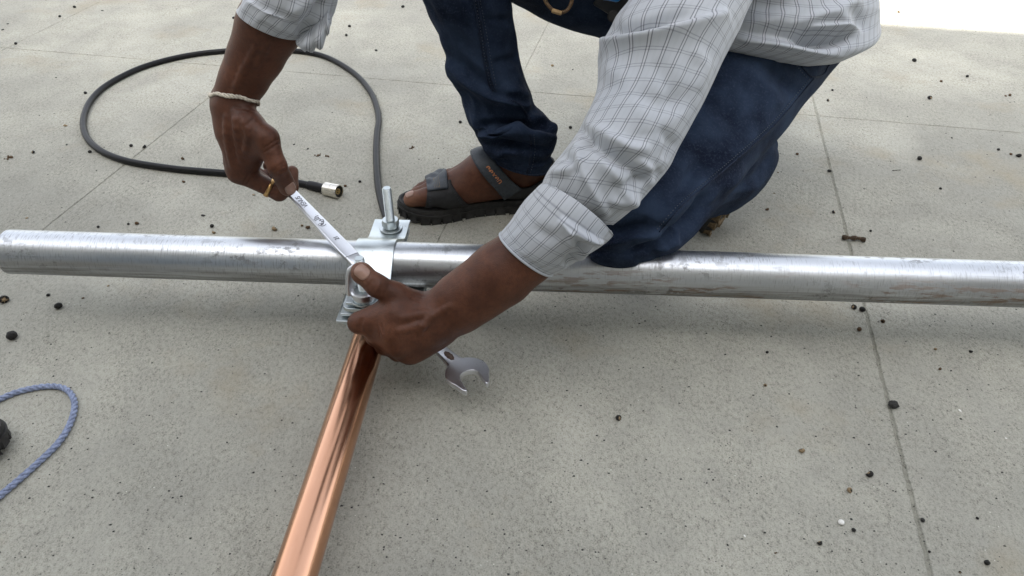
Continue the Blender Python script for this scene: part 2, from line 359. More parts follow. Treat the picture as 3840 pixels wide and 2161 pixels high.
def box_bm(bm, size, mat4, bevel=0.0, segs=2):
    r = bmesh.ops.create_cube(bm, size=1.0); vs_ = r['verts']
    bmesh.ops.scale(bm, vec=size, verts=vs_)
    if bevel > 0:
        es = list({e for v in vs_ for e in v.link_edges})
        q = bmesh.ops.bevel(bm, geom=es, offset=bevel, segments=segs, affect='EDGES', profile=0.5); vs_ = list({v for f in q['faces'] for v in f.verts} | {v for v in vs_ if v.is_valid})
    bmesh.ops.transform(bm, matrix=mat4, verts=vs_)
def frame_mat(o, x, y=None, z=None):
    x = nrm(x)
    if z is not None: z = nrm(np.asarray(z) - x * (np.asarray(z) @ x)); y = np.cross(z, x)
    else: y = nrm(np.asarray(y) - x * (np.asarray(y) @ x)); z = np.cross(x, y)
    m = Matrix.Identity(4)
    for i in range(3):
        m[i][0], m[i][1], m[i][2], m[i][3] = x[i], y[i], z[i], o[i]
    return m
def extrude_outline(name, pts, thick, mat4, mat, parent=None, bevel=0.0, hole=None, segs=2):
    """flat outline in local xy (ccw), extruded +-thick/2, optional hole outline"""
    bm = bmesh.new(); n = len(pts)
    if hole is None:
        f = bm.faces.new([bm.verts.new((x, y, -thick / 2)) for x, y in pts])
        r = bmesh.ops.extrude_face_region(bm, geom=[f]); bmesh.ops.translate(bm, vec=(0, 0, thick), verts=[g for g in r['geom'] if isinstance(g, bmesh.types.BMVert)])
    else:
        k = len(hole); lay = []
        for z in (-thick / 2, thick / 2):
            lay.append(([bm.verts.new((x, y, z)) for x, y in pts], [bm.verts.new((x, y, z)) for x, y in hole]))
        for i in range(n):
            j = (i + 1) % n
            (a, b), (c, d) = lay
            bm.faces.new((a[i], a[j], c[j], c[i])); bm.faces.new((b[j], b[i], d[i], d[j]))
            bm.faces.new((a[j], a[i], b[i], b[j])); bm.faces.new((c[i], c[j], d[j], d[i]))
    bmesh.ops.recalc_face_normals(bm, faces=bm.faces)
    if bevel > 0:
        es = [e for e in bm.edges if len(e.link_faces) == 2 and e.calc_face_angle(0) > rad(50)]
        bmesh.ops.bevel(bm, geom=es, offset=bevel, segments=segs, affect='EDGES', profile=0.5)
    bmesh.ops.transform(bm, matrix=mat4, verts=bm.verts)
    o = bm_obj(name, bm, mat, parent, True, rad(35))
    for p_ in o.data.polygons:
        if len(p_.vertices) > 4: p_.use_smooth = False
    return o
def text_geo(body, size, depth=0.0003):
    cu = bpy.data.curves.new('lettering', 'FONT'); cu.body = body; cu.size = size; cu.extrude = depth; cu.align_x = 'LEFT'; cu.resolution_u = 3
    o = bpy.data.objects.new('tmp_text', cu); COL.objects.link(o)
    me = bpy.data.meshes.new_from_object(o.evaluated_get(bpy.context.evaluated_depsgraph_get()))
    v = np.empty(len(me.vertices) * 3, dtype=np.float32); me.vertices.foreach_get('co', v); f = [tuple(p.vertices) for p in me.polygons]
    bpy.data.objects.remove(o); bpy.data.curves.remove(cu); bpy.data.meshes.remove(me)
    return v.reshape(-1, 3).astype(float), f

# ------------------------------------------------------------------ signed distance modelling (bodies)
class Sdf:
    def __init__(s): s.p = []
    def cap(s, a, b, ra, rb, k=0.010, sub=False): s.p.append(('c', np.asarray(a, float), np.asarray(b, float), ra, rb, k, sub)); return s
    def chain(s, pts, rs, k=0.008):
        for i in range(len(pts) - 1): s.cap(pts[i], pts[i + 1], rs[i], rs[i + 1], k)
        return s
    def ell(s, c, r, rot=None, k=0.010, sub=False): s.p.append(('e', np.asarray(c, float), np.asarray(r, float), np.eye(3) if rot is None else np.asarray(rot, float), 0, k, sub)); return s
    @staticmethod
    def _d(q, x):
        if q[0] == 'c':
            a, b = q[1], q[2]; ab = b - a; pa = x - a
            t = np.clip((pa @ ab) / (ab @ ab + 1e-12), 0, 1)
            return np.linalg.norm(pa - t[..., None] * ab, axis=-1) - (q[3] + t * (q[4] - q[3]))
        y = (x - q[1]) @ q[3].T; k0 = np.linalg.norm(y / q[2], axis=-1); k1 = np.linalg.norm(y / q[2] ** 2, axis=-1) + 1e-9
        return k0 * (k0 - 1) / k1
    @staticmethod
    def _sm(a, b, k):
        h = np.maximum(k - np.abs(a - b), 0) / k; return np.minimum(a, b) - h * h * k * 0.25
    def __call__(s, x):
        x = np.asarray(x, float); d = np.full(x.shape[:-1], 1.0)
        for q in s.p:
            dd = s._d(q, x); d = -s._sm(-d, dd, q[5]) if q[6] else s._sm(d, dd, q[5])
        return d
    def box(s):
        lo = np.full(3, 9.0); hi = -lo
        for q in s.p:
            if q[6]: continue
            if q[0] == 'c':
                for a, r in ((q[1], q[3]), (q[2], q[4])): lo = np.minimum(lo, a - r); hi = np.maximum(hi, a + r)
            else: m = q[2].max(); lo = np.minimum(lo, q[1] - m); hi = np.maximum(hi, q[1] + m)
        return lo, hi
    def mesh(s, h):
        lo, hi = s.box(); lo = lo - 3 * h; hi = hi + 3 * h; n = np.ceil((hi - lo) / h).astype(int) + 1
        V = np.full(n, 0.05, dtype=np.float32)
        for q in s.p:
            m = q[5] + 3 * h
            if q[0] == 'c': a = np.minimum(q[1] - q[3], q[2] - q[4]) - m; b = np.maximum(q[1] + q[3], q[2] + q[4]) + m
            else: a = q[1] - q[2].max() - m; b = q[1] + q[2].max() + m
            i0 = np.clip(np.floor((a - lo) / h).astype(int), 0, n - 1); i1 = np.clip(np.ceil((b - lo) / h).astype(int) + 1, 1, n)
            g = np.stack(np.meshgrid(*[lo[k] + h * np.arange(i0[k], i1[k]) for k in range(3)], indexing='ij'), -1)
            sl = tuple(slice(i0[k], i1[k]) for k in range(3)); dd = s._d(q, g)
            V[sl] = -s._sm(-V[sl], dd, q[5]) if q[6] else s._sm(V[sl], dd, q[5])
        return surface_nets(V, lo, h)
def surface_nets(V, lo, h):
    S = V < 0; n = np.array(V.shape)
    c = np.zeros(n - 1, dtype=np.int8)
    for dx in (0, 1):
        for dy in (0, 1):
            for dz in (0, 1): c += S[dx:n[0] - 1 + dx, dy:n[1] - 1 + dy, dz:n[2] - 1 + dz]
    act = (c > 0) & (c < 8); idx = np.argwhere(act); vid = np.full(n - 1, -1, dtype=np.int64); vid[act] = np.arange(len(idx))
    pos = np.zeros((len(idx), 3)); cnt = np.zeros(len(idx))
    cor = np.array([(x, y, z) for x in (0, 1) for y in (0, 1) for z in (0, 1)])
    for a in range(8):
        for b in range(a + 1, 8):
            if np.abs(cor[a] - cor[b]).sum() != 1: continue
            va = V[tuple((idx + cor[a]).T)]; vb = V[tuple((idx + cor[b]).T)]; m = (va < 0) != (vb < 0)
            t = (va / (va - vb + 1e-12))[m][:, None]; pos[m] += cor[a] + t * (cor[b] - cor[a]); cnt[m] += 1
    pos = lo + h * (idx + pos / cnt[:, None]); F = []
    for ax in range(3):
        sh = [slice(None)] * 3; sh2 = [slice(None)] * 3; sh[ax] = slice(0, -1); sh2[ax] = slice(1, None)
        d = S[tuple(sh)] != S[tuple(sh2)]; e = np.argwhere(d); u, v = [(1, 2), (2, 0), (0, 1)][ax]
        e = e[(e[:, u] > 0) & (e[:, v] > 0) & (e[:, u] < n[u] - 1) & (e[:, v] < n[v] - 1)]
        U = np.zeros(3, int); U[u] = 1; W = np.zeros(3, int); W[v] = 1
        q = np.stack([vid[tuple((e - U - W).T)], vid[tuple((e - W).T)], vid[tuple(e.T)], vid[tuple((e - U).T)]], 1)
        fl = S[tuple(e.T)]; q[~fl] = q[~fl][:, ::-1]; F.append(q)
    return pos, np.concatenate(F)

# ------------------------------------------------------------------ lofted cloth
def poly_dist(xy, pl):
    """distance, side and end taper of pixel points to a polyline"""
    best = np.full(len(xy), 1e9); side = np.zeros(len(xy)); tp = np.zeros(len(xy)); pl = np.asarray(pl, float); m = len(pl) - 1
    for i in range(m):
        a, b = pl[i], pl[i + 1]; ab = b - a; t = np.clip(((xy - a) @ ab) / (ab @ ab), 0, 1); q = xy - (a + t[:, None] * ab); d = np.linalg.norm(q, axis=1)
        s = np.sign(ab[0] * q[:, 1] - ab[1] * q[:, 0]); k = d < best; best[k] = d[k]; side[k] = s[k]; tp[k] = ((i + t) / m)[k]
    return best, side, np.sin(np.clip(tp, 0.0, 1) * math.pi) ** 0.45
def grid_normals(G):
    du = np.roll(G, -1, 1) - np.roll(G, 1, 1); dv = np.gradient(G, axis=0); return nrm(np.cross(dv, du))
def loft(stations, nv=150, nu=128, ratio=0.9, folds=(), wrinkle=0.0, wscale=(10, 30), seed=0.0, uref=None, twist=0.0, power=2.0, capend=0.0, fade=(0.0, 0.0), bdir=None):
    """stations: (Lx,Ly,Rx,Ry,Z[,ratio]) silhouettes in pixels at a real depth; returns verts, faces, uv"""
    st = np.array([list(s) + ([ratio] if len(s) == 5 else []) for s in stations], float)
    st = catmull(st, nv)
    L = np.array([P(s[0], s[1], s[4]) for s in st]); Rr = np.array([P(s[2], s[3], s[4]) for s in st])
    C = (L + Rr) / 2; A = (Rr - L) / 2; T = nrm(np.gradient(C, axis=0)); B = nrm(np.cross(A, T)); toc = EYE - C
    if bdir is not None: bd = np.asarray(bdir, float); An = nrm(A); B = nrm(bd - An * (An @ bd)[:, None])
    B *= np.sign((B * toc).sum(1))[:, None]; B *= (np.linalg.norm(A, axis=1) * st[:, 5])[:, None]
    th = np.linspace(0, 2 * math.pi, nu, endpoint=False) - math.pi / 2
    cs, sn = np.cos(th), np.sin(th)
    cs = np.sign(cs) * np.abs(cs) ** (2 / power); sn = np.sign(sn) * np.abs(sn) ** (2 / power)
    G = C[:, None] + A[:, None] * cs[None, :, None] + B[:, None] * sn[None, :, None]
    rr = np.linalg.norm(A, axis=1); ur = uref or rr.mean() * 0.95
    arc = np.r_[0, np.cumsum(np.linalg.norm(np.diff(C, axis=0), axis=1))]
    u = (th + math.pi / 2)[None] * ur + twist * arc[:, None]; v = np.repeat(arc[:, None], nu, 1)
    N = grid_normals(G); N *= np.sign(((G - C[:, None]) * N).sum(-1).mean())
    if wrinkle:
        ang = (th + math.pi / 2)
        W = np.empty((nv, nu))
        for i in range(nv):
            for j in range(nu):
                q = Vector((math.cos(ang[j]) * wscale[1] * 0.05 + seed, math.sin(ang[j]) * wscale[1] * 0.05, arc[i] * wscale[0] + 0.8 * math.sin(ang[j] + seed)))
                W[i, j] = 1 - 2 * abs(noise.noise(q)) + 0.45 * noise.noise(q * 2.3)
        e_ = np.linspace(0, 1, nv); env = np.ones(nv)
        if fade[0]: env *= np.clip(e_ / fade[0], 0.0, 1)
        if fade[1]: env *= np.clip((1 - e_) / fade[1], 0.0, 1)
        G = G + N * ((W - 0.55) * env[:, None])[..., None] * wrinkle
    if folds:
        fl = G.reshape(-1, 3); pr = proj(fl)[:, :2]; nn = N.reshape(-1, 3); fac = np.clip((nn * nrm(EYE - fl)).sum(1) * 2.5 + 0.25, 0, 1)
        off = np.zeros(len(fl))
        for pl, amp, wd, kind in folds:
            d, s, tp = poly_dist(pr, pl)
            amp = amp * 1.35
            if kind == 'r': off += amp * np.exp(-(d / wd) ** 2) * tp
            elif kind == 's': off += amp * tp * np.where(s > 0, np.exp(-(d / wd)), np.exp(-(d / (wd * 0.30)) ** 2))
        og = (off * fac).reshape(nv, nu)
        for _ in range(3):
            og = (np.roll(og, 1, 1) + 2 * og + np.roll(og, -1, 1)) / 4; og[1:-1] = (og[:-2] + 2 * og[1:-1] + og[2:]) / 4
        e_ = np.linspace(0, 1, nv)[:, None]
        if fade[0]: og = og * np.clip(e_ / fade[0], 0, 1)
        if fade[1]: og = og * np.clip((1 - e_) / fade[1], 0, 1)
        G = G + N * og[..., None]
    if capend:
        ks = [math.cos(x) for x in np.linspace(0.35, 1.5, 8)]; zs = [math.sin(x) - math.sin(0.0) for x in np.linspace(0.35, 1.5, 8)]
        ex = np.array([C[-1] + (G[-1] - C[-1]) * k + T[-1] * capend * z for k, z in zip(ks, zs)])
        G = np.concatenate([G, ex]); nv += 8; C = np.vstack([C, np.repeat(C[-1:], 8, 0)]); T = np.vstack([T, np.repeat(T[-1:], 8, 0)])
        u = np.vstack([u, np.repeat(u[-1:], 8, 0)]); v = np.vstack([v, v[-1:] + np.arange(1, 9)[:, None] * .004])
    F = grid_faces(nv, nu, cv=True); V = G.reshape(-1, 3); UV = np.stack([u.ravel(), v.ravel()], 1)
    # orient outward
    c0 = V[F[:, 0]]; fn = np.cross(V[F[:, 1]] - c0, V[F[:, 2]] - c0)
    cc = np.repeat(C, nu, 0)[F[:, 0]]
    if ((c0 - cc) * fn).sum() < 0: F = F[:, ::-1]
    # per-loop uv so that the seam does not smear
    luv = UV[F].copy(); per = 2 * math.pi * ur
    base = luv[:, :1, 0]; dlt = luv[:, :, 0] - base; luv[:, :, 0] -= np.round(dlt / per) * per
    return V, F, luv.reshape(-1, 2), dict(C=C, T=T, G=G)
def join(parts):
    V, F, U, o = [], [], [], 0
    for v, f, u in parts: V.append(v); F.append(f + o); U.append(u); o += len(v)
    return np.vstack(V), np.vstack(F), np.vstack(U)
def solid(o, th, offset=-1.0):
    md = o.modifiers.new('thickness', 'SOLIDIFY'); md.thickness = th; md.offset = offset; return o
# ================================================================== the setting
nv_ = np.array([math.cos(SLAB_YAW), -math.sin(SLAB_YAW), 0]); tv_ = np.array([math.sin(SLAB_YAW), math.cos(SLAB_YAW), 0])
ground = structure(mesh_obj('ground', [(-400, -400, -0.0014), (400, -400, -0.0014), (400, 400, -0.0014), (-400, 400, -0.0014)], [(0, 1, 2, 3)], 'joint_sand', smooth=False))
SN, STP, C0, T0, GAP = 0.65, 1.52, 0.322, 1.611, 0.0019
def slab_mesh():
    bm = bmesh.new(); a, b = SN / 2 - GAP / 2, STP / 2 - GAP / 2; rng = random.Random(3)
    def edge(p, q, k):
        return [(p[0] + (q[0] - p[0]) * i / k, p[1] + (q[1] - p[1]) * i / k) for i in range(k)]
    ring = edge((-a, -b), (a, -b), 70) + edge((a, -b), (a, b), 170) + edge((a, b), (-a, b), 70) + edge((-a, b), (-a, -b), 170)
    jit = [(rng.uniform(-.0008, .0008), rng.uniform(-.0008, .0008)) for _ in ring]
    top = [bm.verts.new((x * (1 - 0.0011 / a) + j[0], y * (1 - 0.0011 / b) + j[1], 0.0)) for (x, y), j in zip(ring, jit)]
    mid = [bm.verts.new((x + j[0], y + j[1], -0.0009)) for (x, y), j in zip(ring, jit)]
    low = [bm.verts.new((x + j[0], y + j[1], -0.0039)) for (x, y), j in zip(ring, jit)]
    n = len(ring); bm.faces.new(top)
    for i in range(n):
        j = (i + 1) % n
        bm.faces.new((mid[i], mid[j], top[j], top[i])); bm.faces.new((low[i], low[j], mid[j], mid[i]))
    me = bpy.data.meshes.new('slab'); bm.to_mesh(me); bm.free(); me.materials.append(M['concrete']); return me
sm = slab_mesh()
for i in range(-9, 10):
    for j in range(-2, 6):
        c = nv_ * (C0 + (i + 0.5) * SN) + tv_ * (T0 + (j + 0.5) * STP)
        o = bpy.data.objects.new('slab', sm); o.location = c + nv_ * (0.0011 if i == 0 else -0.0011 if i == -1 else 0); o.rotation_euler = (0, 0, -SLAB_YAW + (math.pi if (i * 3 + j) % 2 else 0)); link(o, ground)
# unseen building inferred from the shadow edge, set close and dark for contrast
edge_t = onz(3560, 100, 0) @ tv_; WALL_T = -0.95
WALL_H = (edge_t - WALL_T) * math.tan(SUN_EL) / math.cos(rad(6))
bld = thing('building', 'unseen plastered building behind the photographer, placed to shade the work place', 'building', tuple(tv_ * WALL_T), local=True)
bm = bmesh.new()
for (x0, x1, z0, z1) in ((-14, -1.6, 0, WALL_H - .25), (-0.6, 2.2, 0, WALL_H - .25), (3.6, 14, 0, WALL_H - .25), (-1.6, -0.6, 2.1, WALL_H - .25), (2.2, 3.6, 0, 0.9), (2.2, 3.6, 2.1, WALL_H - .25)):
    box_bm(bm, (x1 - x0, 0.3, z1 - z0), Matrix.Translation(((x0 + x1) / 2, -0.15, (z0 + z1) / 2)))
wl = bm_obj('wall', bm, 'plaster', bld)
bm = bmesh.new(); box_bm(bm, (28, 0.4, 0.25), Matrix.Translation((0, -0.2, WALL_H - 0.125)), 0.02); bm_obj('parapet', bm, 'plaster', bld)
bm = bmesh.new(); box_bm(bm, (0.98, 0.05, 2.08), Matrix.Translation((-1.1, -0.2, 1.04)), 0.01); dr = bm_obj('door', bm, 'door_paint', bld)
bm = bmesh.new(); box_bm(bm, (0.12, 0.05, 0.02), Matrix.Translation((-0.75, -0.15, 1.0)), 0.005); bm_obj('handle', bm, 'nickel', dr)
bm = bmesh.new(); box_bm(bm, (1.38, 0.03, 1.18), Matrix.Translation((2.9, -0.22, 1.5)), 0.005); bm_obj('window', bm, 'connector_black', bld)
bld.rotation_euler = (0, 0, -SLAB_YAW)

# ================================================================== pipes
def pipe_geo(a, b, ro, ri, nl=80, seg=72, wob=0.0):
    a, b = np.asarray(a, float), np.asarray(b, float); d = nrm(b - a); side = nrm(np.cross(d, (0, 0, 1.0))); up = np.cross(side, d)
    if side[1] > 0: side = -side                       # towards the camera
    L = np.linalg.norm(b - a); ls = np.linspace(0, L, nl); th = np.linspace(0, 2 * math.pi, seg + 1)
    vs_, uv, fs = [], [], []
    for k, (r, flip) in enumerate(((ro, False), (ri, True))):
        for l in ls:
            for t in th:
                vs_.append(a + d * l + r * (-up * math.cos(t) + side * math.sin(t))); uv.append((l, t * r))
    n = seg + 1; off = nl * n
    F = grid_faces(nl, n)
    fs = np.vstack([F, F[:, ::-1] + off])
    rim = [[(i), (i + 1), off + i + 1, off + i] for i in range(seg)]; e = (nl - 1) * n
    rim2 = [[e + i + 1, e + i, off + e + i, off + e + i + 1] for i in range(seg)]
    return np.array(vs_), np.vstack([fs, np.array(rim), np.array(rim2)]), np.array(uv)
GZ, GR = 0.108, 0.0298
g0 = onz(40, 944, GZ); g1 = onz(3840, 1067, GZ - 0.006); gd = nrm(g1 - g0); g1x = g1 + gd * 0.9
v, f, uv = pipe_geo(g0, g1x, GR, GR - 0.0036, 120)
gp = mesh_obj('galvanized_pipe', v, f, 'galvanized', None, True, uv); gp.data.set_sharp_from_angle(angle=rad(50))
tag(gp, 'long galvanized steel pipe lying across the picture, rust spotted on the right', 'pipe')
CZ, CR = 0.0475, 0.0209
c_a = onz(1368, 1324, CZ); c_b = onz(1105, 2161, CZ); cd = nrm(c_b - c_a); c_far = c_a - cd * ((0.915 - c_a[1]) / -cd[1]); c_near = c_b + cd * 0.26
v, f, uv = pipe_geo(c_far, c_near, CR, CR - 0.0015, 90)
cp = mesh_obj('copper_pipe', v, f, 'copper', None, True, uv); cp.data.set_sharp_from_angle(angle=rad(50))
tag(cp, 'polished copper pipe running from the clamp towards the camera', 'pipe')

# ================================================================== clamp
EX = gd * np.array([1, 1, 0]); EX = nrm(EX); EZ = np.array([0, 0, 1.0]); EY = np.cross(EZ, EX)
bolt_f = np.array([-0.1705, 0.918]); bolt_n = np.array([-0.183, 0.7553])
t_ = ((-0.1768) - g0[0]) / gd[0]; GC = g0 + gd * t_          # pipe axis at the clamp
clamp = thing('pipe_clamp', 'zinc plated cross clamp with bolts joining the copper pipe under the steel pipe', 'clamp', (GC[0], GC[1], 0.03))
def offset_poly(pts, th):
    p = np.asarray(pts, float); t = nrm(np.gradient(p, axis=0)); n = np.stack([-t[:, 1], t[:, 0]], 1); return p + n * th
def hat(half, flange_z, r, ang, th, half_f=None):
    """upper centre line of a hat strap in (y,z) from -half to +half"""
    a0 = rad(ang); y1, z1 = r * math.sin(a0), r * math.cos(a0); k = (z1 - flange_z); ys = y1 + k / math.tan(a0 * 0.86)
    L = [(-half, flange_z), (-half * 0.9, flange_z), (-ys - 0.006, flange_z)]
    L += [(-ys + 0.004, flange_z + 0.0022)]
    L += [(r * math.sin(a), r * math.cos(a)) for a in np.linspace(-a0, a0, 15)]
    half = half_f or half
    L += [(ys - 0.004, flange_z + 0.0022), (ys + 0.006, flange_z), (half * 0.9, flange_z), (half, flange_z)]
    up = np.array(L)
    dn = offset_poly(up, -th)
    return np.vstack([up[::-1], dn])
FZ = 0.104 - GC[2]                                          # flange height relative to the pipe axis
mat_strap = frame_mat(GC + EX * 0.0, EY, z=EX)
mat_strap = frame_mat(GC, EY, y=EZ)
def place(o, parent=clamp): return to_parent(o, parent)
top = place(extrude_outline('top_strap', hat(0.0826, FZ, GR + 0.0032, 38, 0.0035, 0.1115), 0.0515, mat_strap, 'zinc_plate', None, 0.0008))
def plate(name, cx_, y0, y1, wx, zc, th, rnd=0.006, mat='zinc_plate'):
    c = GC + EX * cx_ + EY * ((y0 + y1) / 2); c[2] = zc; L = y1 - y0; pts = []
    for sx, sy, a0 in ((1, 1, 0), (-1, 1, 90), (-1, -1, 180), (1, -1, 270)):
        for a in np.linspace(a0, a0 + 90, 5): pts.append((sx * (L / 2 - rnd) + rnd * math.cos(rad(a)), sy * (wx / 2 - rnd) + rnd * math.sin(rad(a))))
    return place(extrude_outline(name, pts, th, frame_mat(c, EY, y=-EX), mat, None, 0.0006))
plate('spacer_bar', -0.003, -0.0850, -0.040, 0.056, 0.0940, 0.0055, 0.010)
plate('spacer_bar', 0.001, 0.048, 0.108, 0.050, 0.0945, 0.0045, 0.010)
plate('base_plate', 0.012, -0.0735, 0.062, 0.100, 0.0770, 0.0034, 0.003)
plate('base_plate', 0.010, -0.0800, 0.060, 0.106, 0.0702, 0.0034, 0.003)
CC = c_far + (c_far - c_near) * 0; kk = (GC[1] - c_far[1]) / (c_near - c_far)[1]; CC = c_far + (c_near - c_far) * kk
lowmat = frame_mat(np.array([CC[0], CC[1] - 0.03, CC[2]]), EX, y=-EZ)
place(extrude_outline('lower_strap', hat(0.0450, -0.0165, CR + 0.0028, 84, 0.003), 0.044, lowmat, 'zinc_plate', None, 0.0006))
lowmat2 = frame_mat(np.array([CC[0], CC[1] + 0.045, CC[2]]), EX, y=-EZ)
place(extrude_outline('lower_strap', hat(0.0450, -0.0165, CR + 0.0028, 84, 0.003), 0.044, lowmat2, 'zinc_plate', None, 0.0006))
def thread_prof(z0, z1, r, pitch=0.0020):
    pr = [(z0, 0.0), (z0, r * 0.86)]; z = z0 + 0.0006
    while z < z1 - 0.002:
        pr += [(z, r * 0.88), (z + pitch * 0.5, r), (z + pitch * 0.62, r)]; z += pitch
    pr += [(z1 - 0.0012, r * 0.9), (z1, r * 0.8), (z1, 0.0)]
    return pr
def hex_nut(name, c, af, h, parent, mat='zinc_plate', rot=0.3):
    bm = bmesh.new(); R_ = af / math.sqrt(3); seg = 36; rows = []
    for z, k in ((0, 0.93), (0.0015, 1.0), (h - 0.0018, 1.0), (h, 0.92)):
        row = []
        for i in range(seg):
            a = 2 * math.pi * i / seg; m = (a % (math.pi / 3)) - math.pi / 6; r = (af / 2) / math.cos(m)
            r = min(r, R_ * (0.985 if 0.93 < k else 0.90)); 
            if k < 1: r = min(r, af / 2 * (1.02 if k > 0.925 else 1.0))
            row.append(bm.verts.new((c[0] + r * math.cos(a + rot), c[1] + r * math.sin(a + rot), c[2] + z)))
        rows.append(row)
    for a, b in zip(rows, rows[1:]):
        for i in range(seg): bm.faces.new((a[i], a[(i + 1) % seg], b[(i + 1) % seg], b[i]))
    bm.faces.new(rows[0][::-1]); bm.faces.new(rows[-1])
    o = bm_obj(name, bm, mat, None, True, rad(25)); return to_parent(o, parent)
def bolt(x, y, z0, z1, r, nuts=(), washers=(), head=None):
    b = place(lathe('bolt', thread_prof(z0, z1, r), (x, y, 0), (0, 0, 1), 'zinc_plate', None, 28, 40))
    for z in nuts: hex_nut('nut', (x, y, z), 0.0215, 0.0112, b, rot=random.random())
    for z, wr in washers:
        o = lathe('washer', [(z, r), (z, wr), (z + .0004, wr + .0003), (z + 0.0019, wr + .0003), (z + 0.0023, wr), (z + 0.0023, r)], (x, y, 0), (0, 0, 1), 'zinc_plate', None, 40)
        to_parent(o, b)
    if head is not None: hex_nut('bolt_head', (x, y, head), 0.0215, 0.0095, b, rot=random.random())
    return b
bolt(bolt_f[0], bolt_f[1], 0.062, 0.1695, 0.0064, nuts=(0.1080,), washers=((0.1046, 0.0160), ), head=0.0535)
bolt(bolt_n[0], bolt_n[1], 0.062, 0.1675, 0.0064, nuts=(0.1092,), washers=((0.1044, 0.0160), (0.1068, 0.0135)), head=0.0535)
for bx in (-0.0385, 0.0345):
    for by in (-0.040, 0.055): bolt(CC[0] + bx, CC[1] + by, 0.030, 0.074, 0.0052, nuts=(0.0425,))

# ================================================================== wrenches
def loft_rect(name, secs, mat, parent=None, bevel=0.22):
    """secs: centre, width dir, thickness dir, width, thickness; rounded rectangle sections"""
    rows = []
    for c, wd, td, ww, tt in secs:
        wd, td = nrm(wd), nrm(td); b = min(ww, tt) * bevel; pts = []
        for sx, sy, a0 in ((1, 1, 0), (-1, 1, 90), (-1, -1, 180), (1, -1, 270)):
            for a in np.linspace(a0, a0 + 90, 4): pts.append((sx * (ww / 2 - b) + b * math.cos(rad(a)), sy * (tt / 2 - b) + b * math.sin(rad(a))))
        rows.append([np.asarray(c) + wd * x + td * y for x, y in pts])
    n = len(rows[0]); V = np.array(rows).reshape(-1, 3); F = [list(q) for q in grid_faces(len(rows), n, cv=True)]
    F += [list(range(n))[::-1], list(range((len(rows) - 1) * n, len(rows) * n))]
    o = mesh_obj(name, V, F, mat, parent, True)
    bm = bmesh.new(); bm.from_mesh(o.data); bmesh.ops.recalc_face_normals(bm, faces=bm.faces); bm.to_mesh(o.data); bm.free()
    o.data.set_sharp_from_angle(angle=rad(40)); return o
def ring_end(name, c, ro, ri, h, mat, parent):
    seg = 72; V = []; prof = []
    for z, kind in ((0, 'i'), (0, 'o0'), (0.0018, 'o'), (h - 0.0018, 'o'), (h, 'o0'), (h, 'i')):
        for i in range(seg):
            a = 2 * math.pi * i / seg
            if kind == 'i': m = (a % (math.pi / 6)) - math.pi / 12; r = ri / math.cos(m) * 0.985
            else: r = ro if kind == 'o' else ro - 0.0016
            V.append((c[0] + r * math.cos(a), c[1] + r * math.sin(a), c[2] + z))
    F = grid_faces(6, seg, cu=True, cv=True); o = mesh_obj(name, V, F, mat, parent, True)
    bm = bmesh.new(); bm.from_mesh(o.data); bmesh.ops.recalc_face_normals(bm, faces=bm.faces); bm.to_mesh(o.data); bm.free()
    o.data.set_sharp_from_angle(angle=rad(35)); return o
wr1 = thing('combination_wrench', 'chrome wrench in the upper hand, its ring end turning the near clamp nut', 'wrench', (-0.183, 0.7553, 0.1098))
RZ = 0.1098
ring_end('ring_end', (bolt_n[0], bolt_n[1], RZ), 0.0158, 0.0112, 0.0112, 'chrome', wr1)
hA = onz(1334, 978, 0.154); hB = onz(1083, 712, 0.163); hd = nrm(hB - hA); hC = hB + hd * 0.052
wdir = nrm(np.cross(EZ, hd)); tdir = np.cross(hd, wdir)
rim = np.array([*bolt_n, RZ + 0.0058]) + nrm(np.array([-0.97, 0.28, 0])) * 0.0150
path = catmull([rim + (0, 0, -0.004), rim + (hA - rim) * 0.05 + np.array([0, 0, 0.004]), rim + (hA - rim) * 0.42 + np.array([0, 0, 0.010]), hA - hd * 0.004 + np.array([0, 0, -0.004]), hA + hd * 0.008, hA + hd * 0.03, hB, hC], 90)
tt_ = nrm(np.gradient(path, axis=0)); secs = []
dl = np.r_[0, np.cumsum(np.linalg.norm(np.diff(path, axis=0), axis=1))]; Ltot = dl[-1]
for p_, t__, l in zip(path, tt_, dl):
    s_ = l / Ltot; wd_ = wdir - t__ * (wdir @ t__)
    secs.append((p_, wd_, np.cross(t__, nrm(wd_)), np.interp(s_, [0, .12, .25, .9, 1], [.0175, .0165, .0185, .0128, .0120]), np.interp(s_, [0, .2, .3, 1], [.0075, .0065, .0062, .0052])))
loft_rect('handle', secs, 'chrome', wr1, 0.30)
def lettering(body, size, o, xd, nd, mat, parent, depth=0.00012):
    v, f = text_geo(body, size, depth); xd = nrm(xd); yd = np.cross(nd, xd)
    return mesh_obj('lettering', np.asarray(o) + v[:, :1] * xd + v[:, 1:2] * yd + v[:, 2:3] * nd, f, mat, parent, False)
nd_ = nrm(np.cross(hd, wdir)); nd_ = nd_ if nd_[2] > 0 else -nd_
Lh = np.linalg.norm(hB - hA)
def hpt(s, off=0.0, th=0.0032): return hA + hd * s * Lh + np.cross(nd_, hd) * off + nd_ * th
lettering('VENUS', 0.0098, hpt(0.71, -0.0036, 0.0030), hd, nd_, 'engraving', wr1)
lettering('21', 0.0082, hpt(0.245, -0.0030, 0.0034), hd, nd_, 'engraving', wr1)
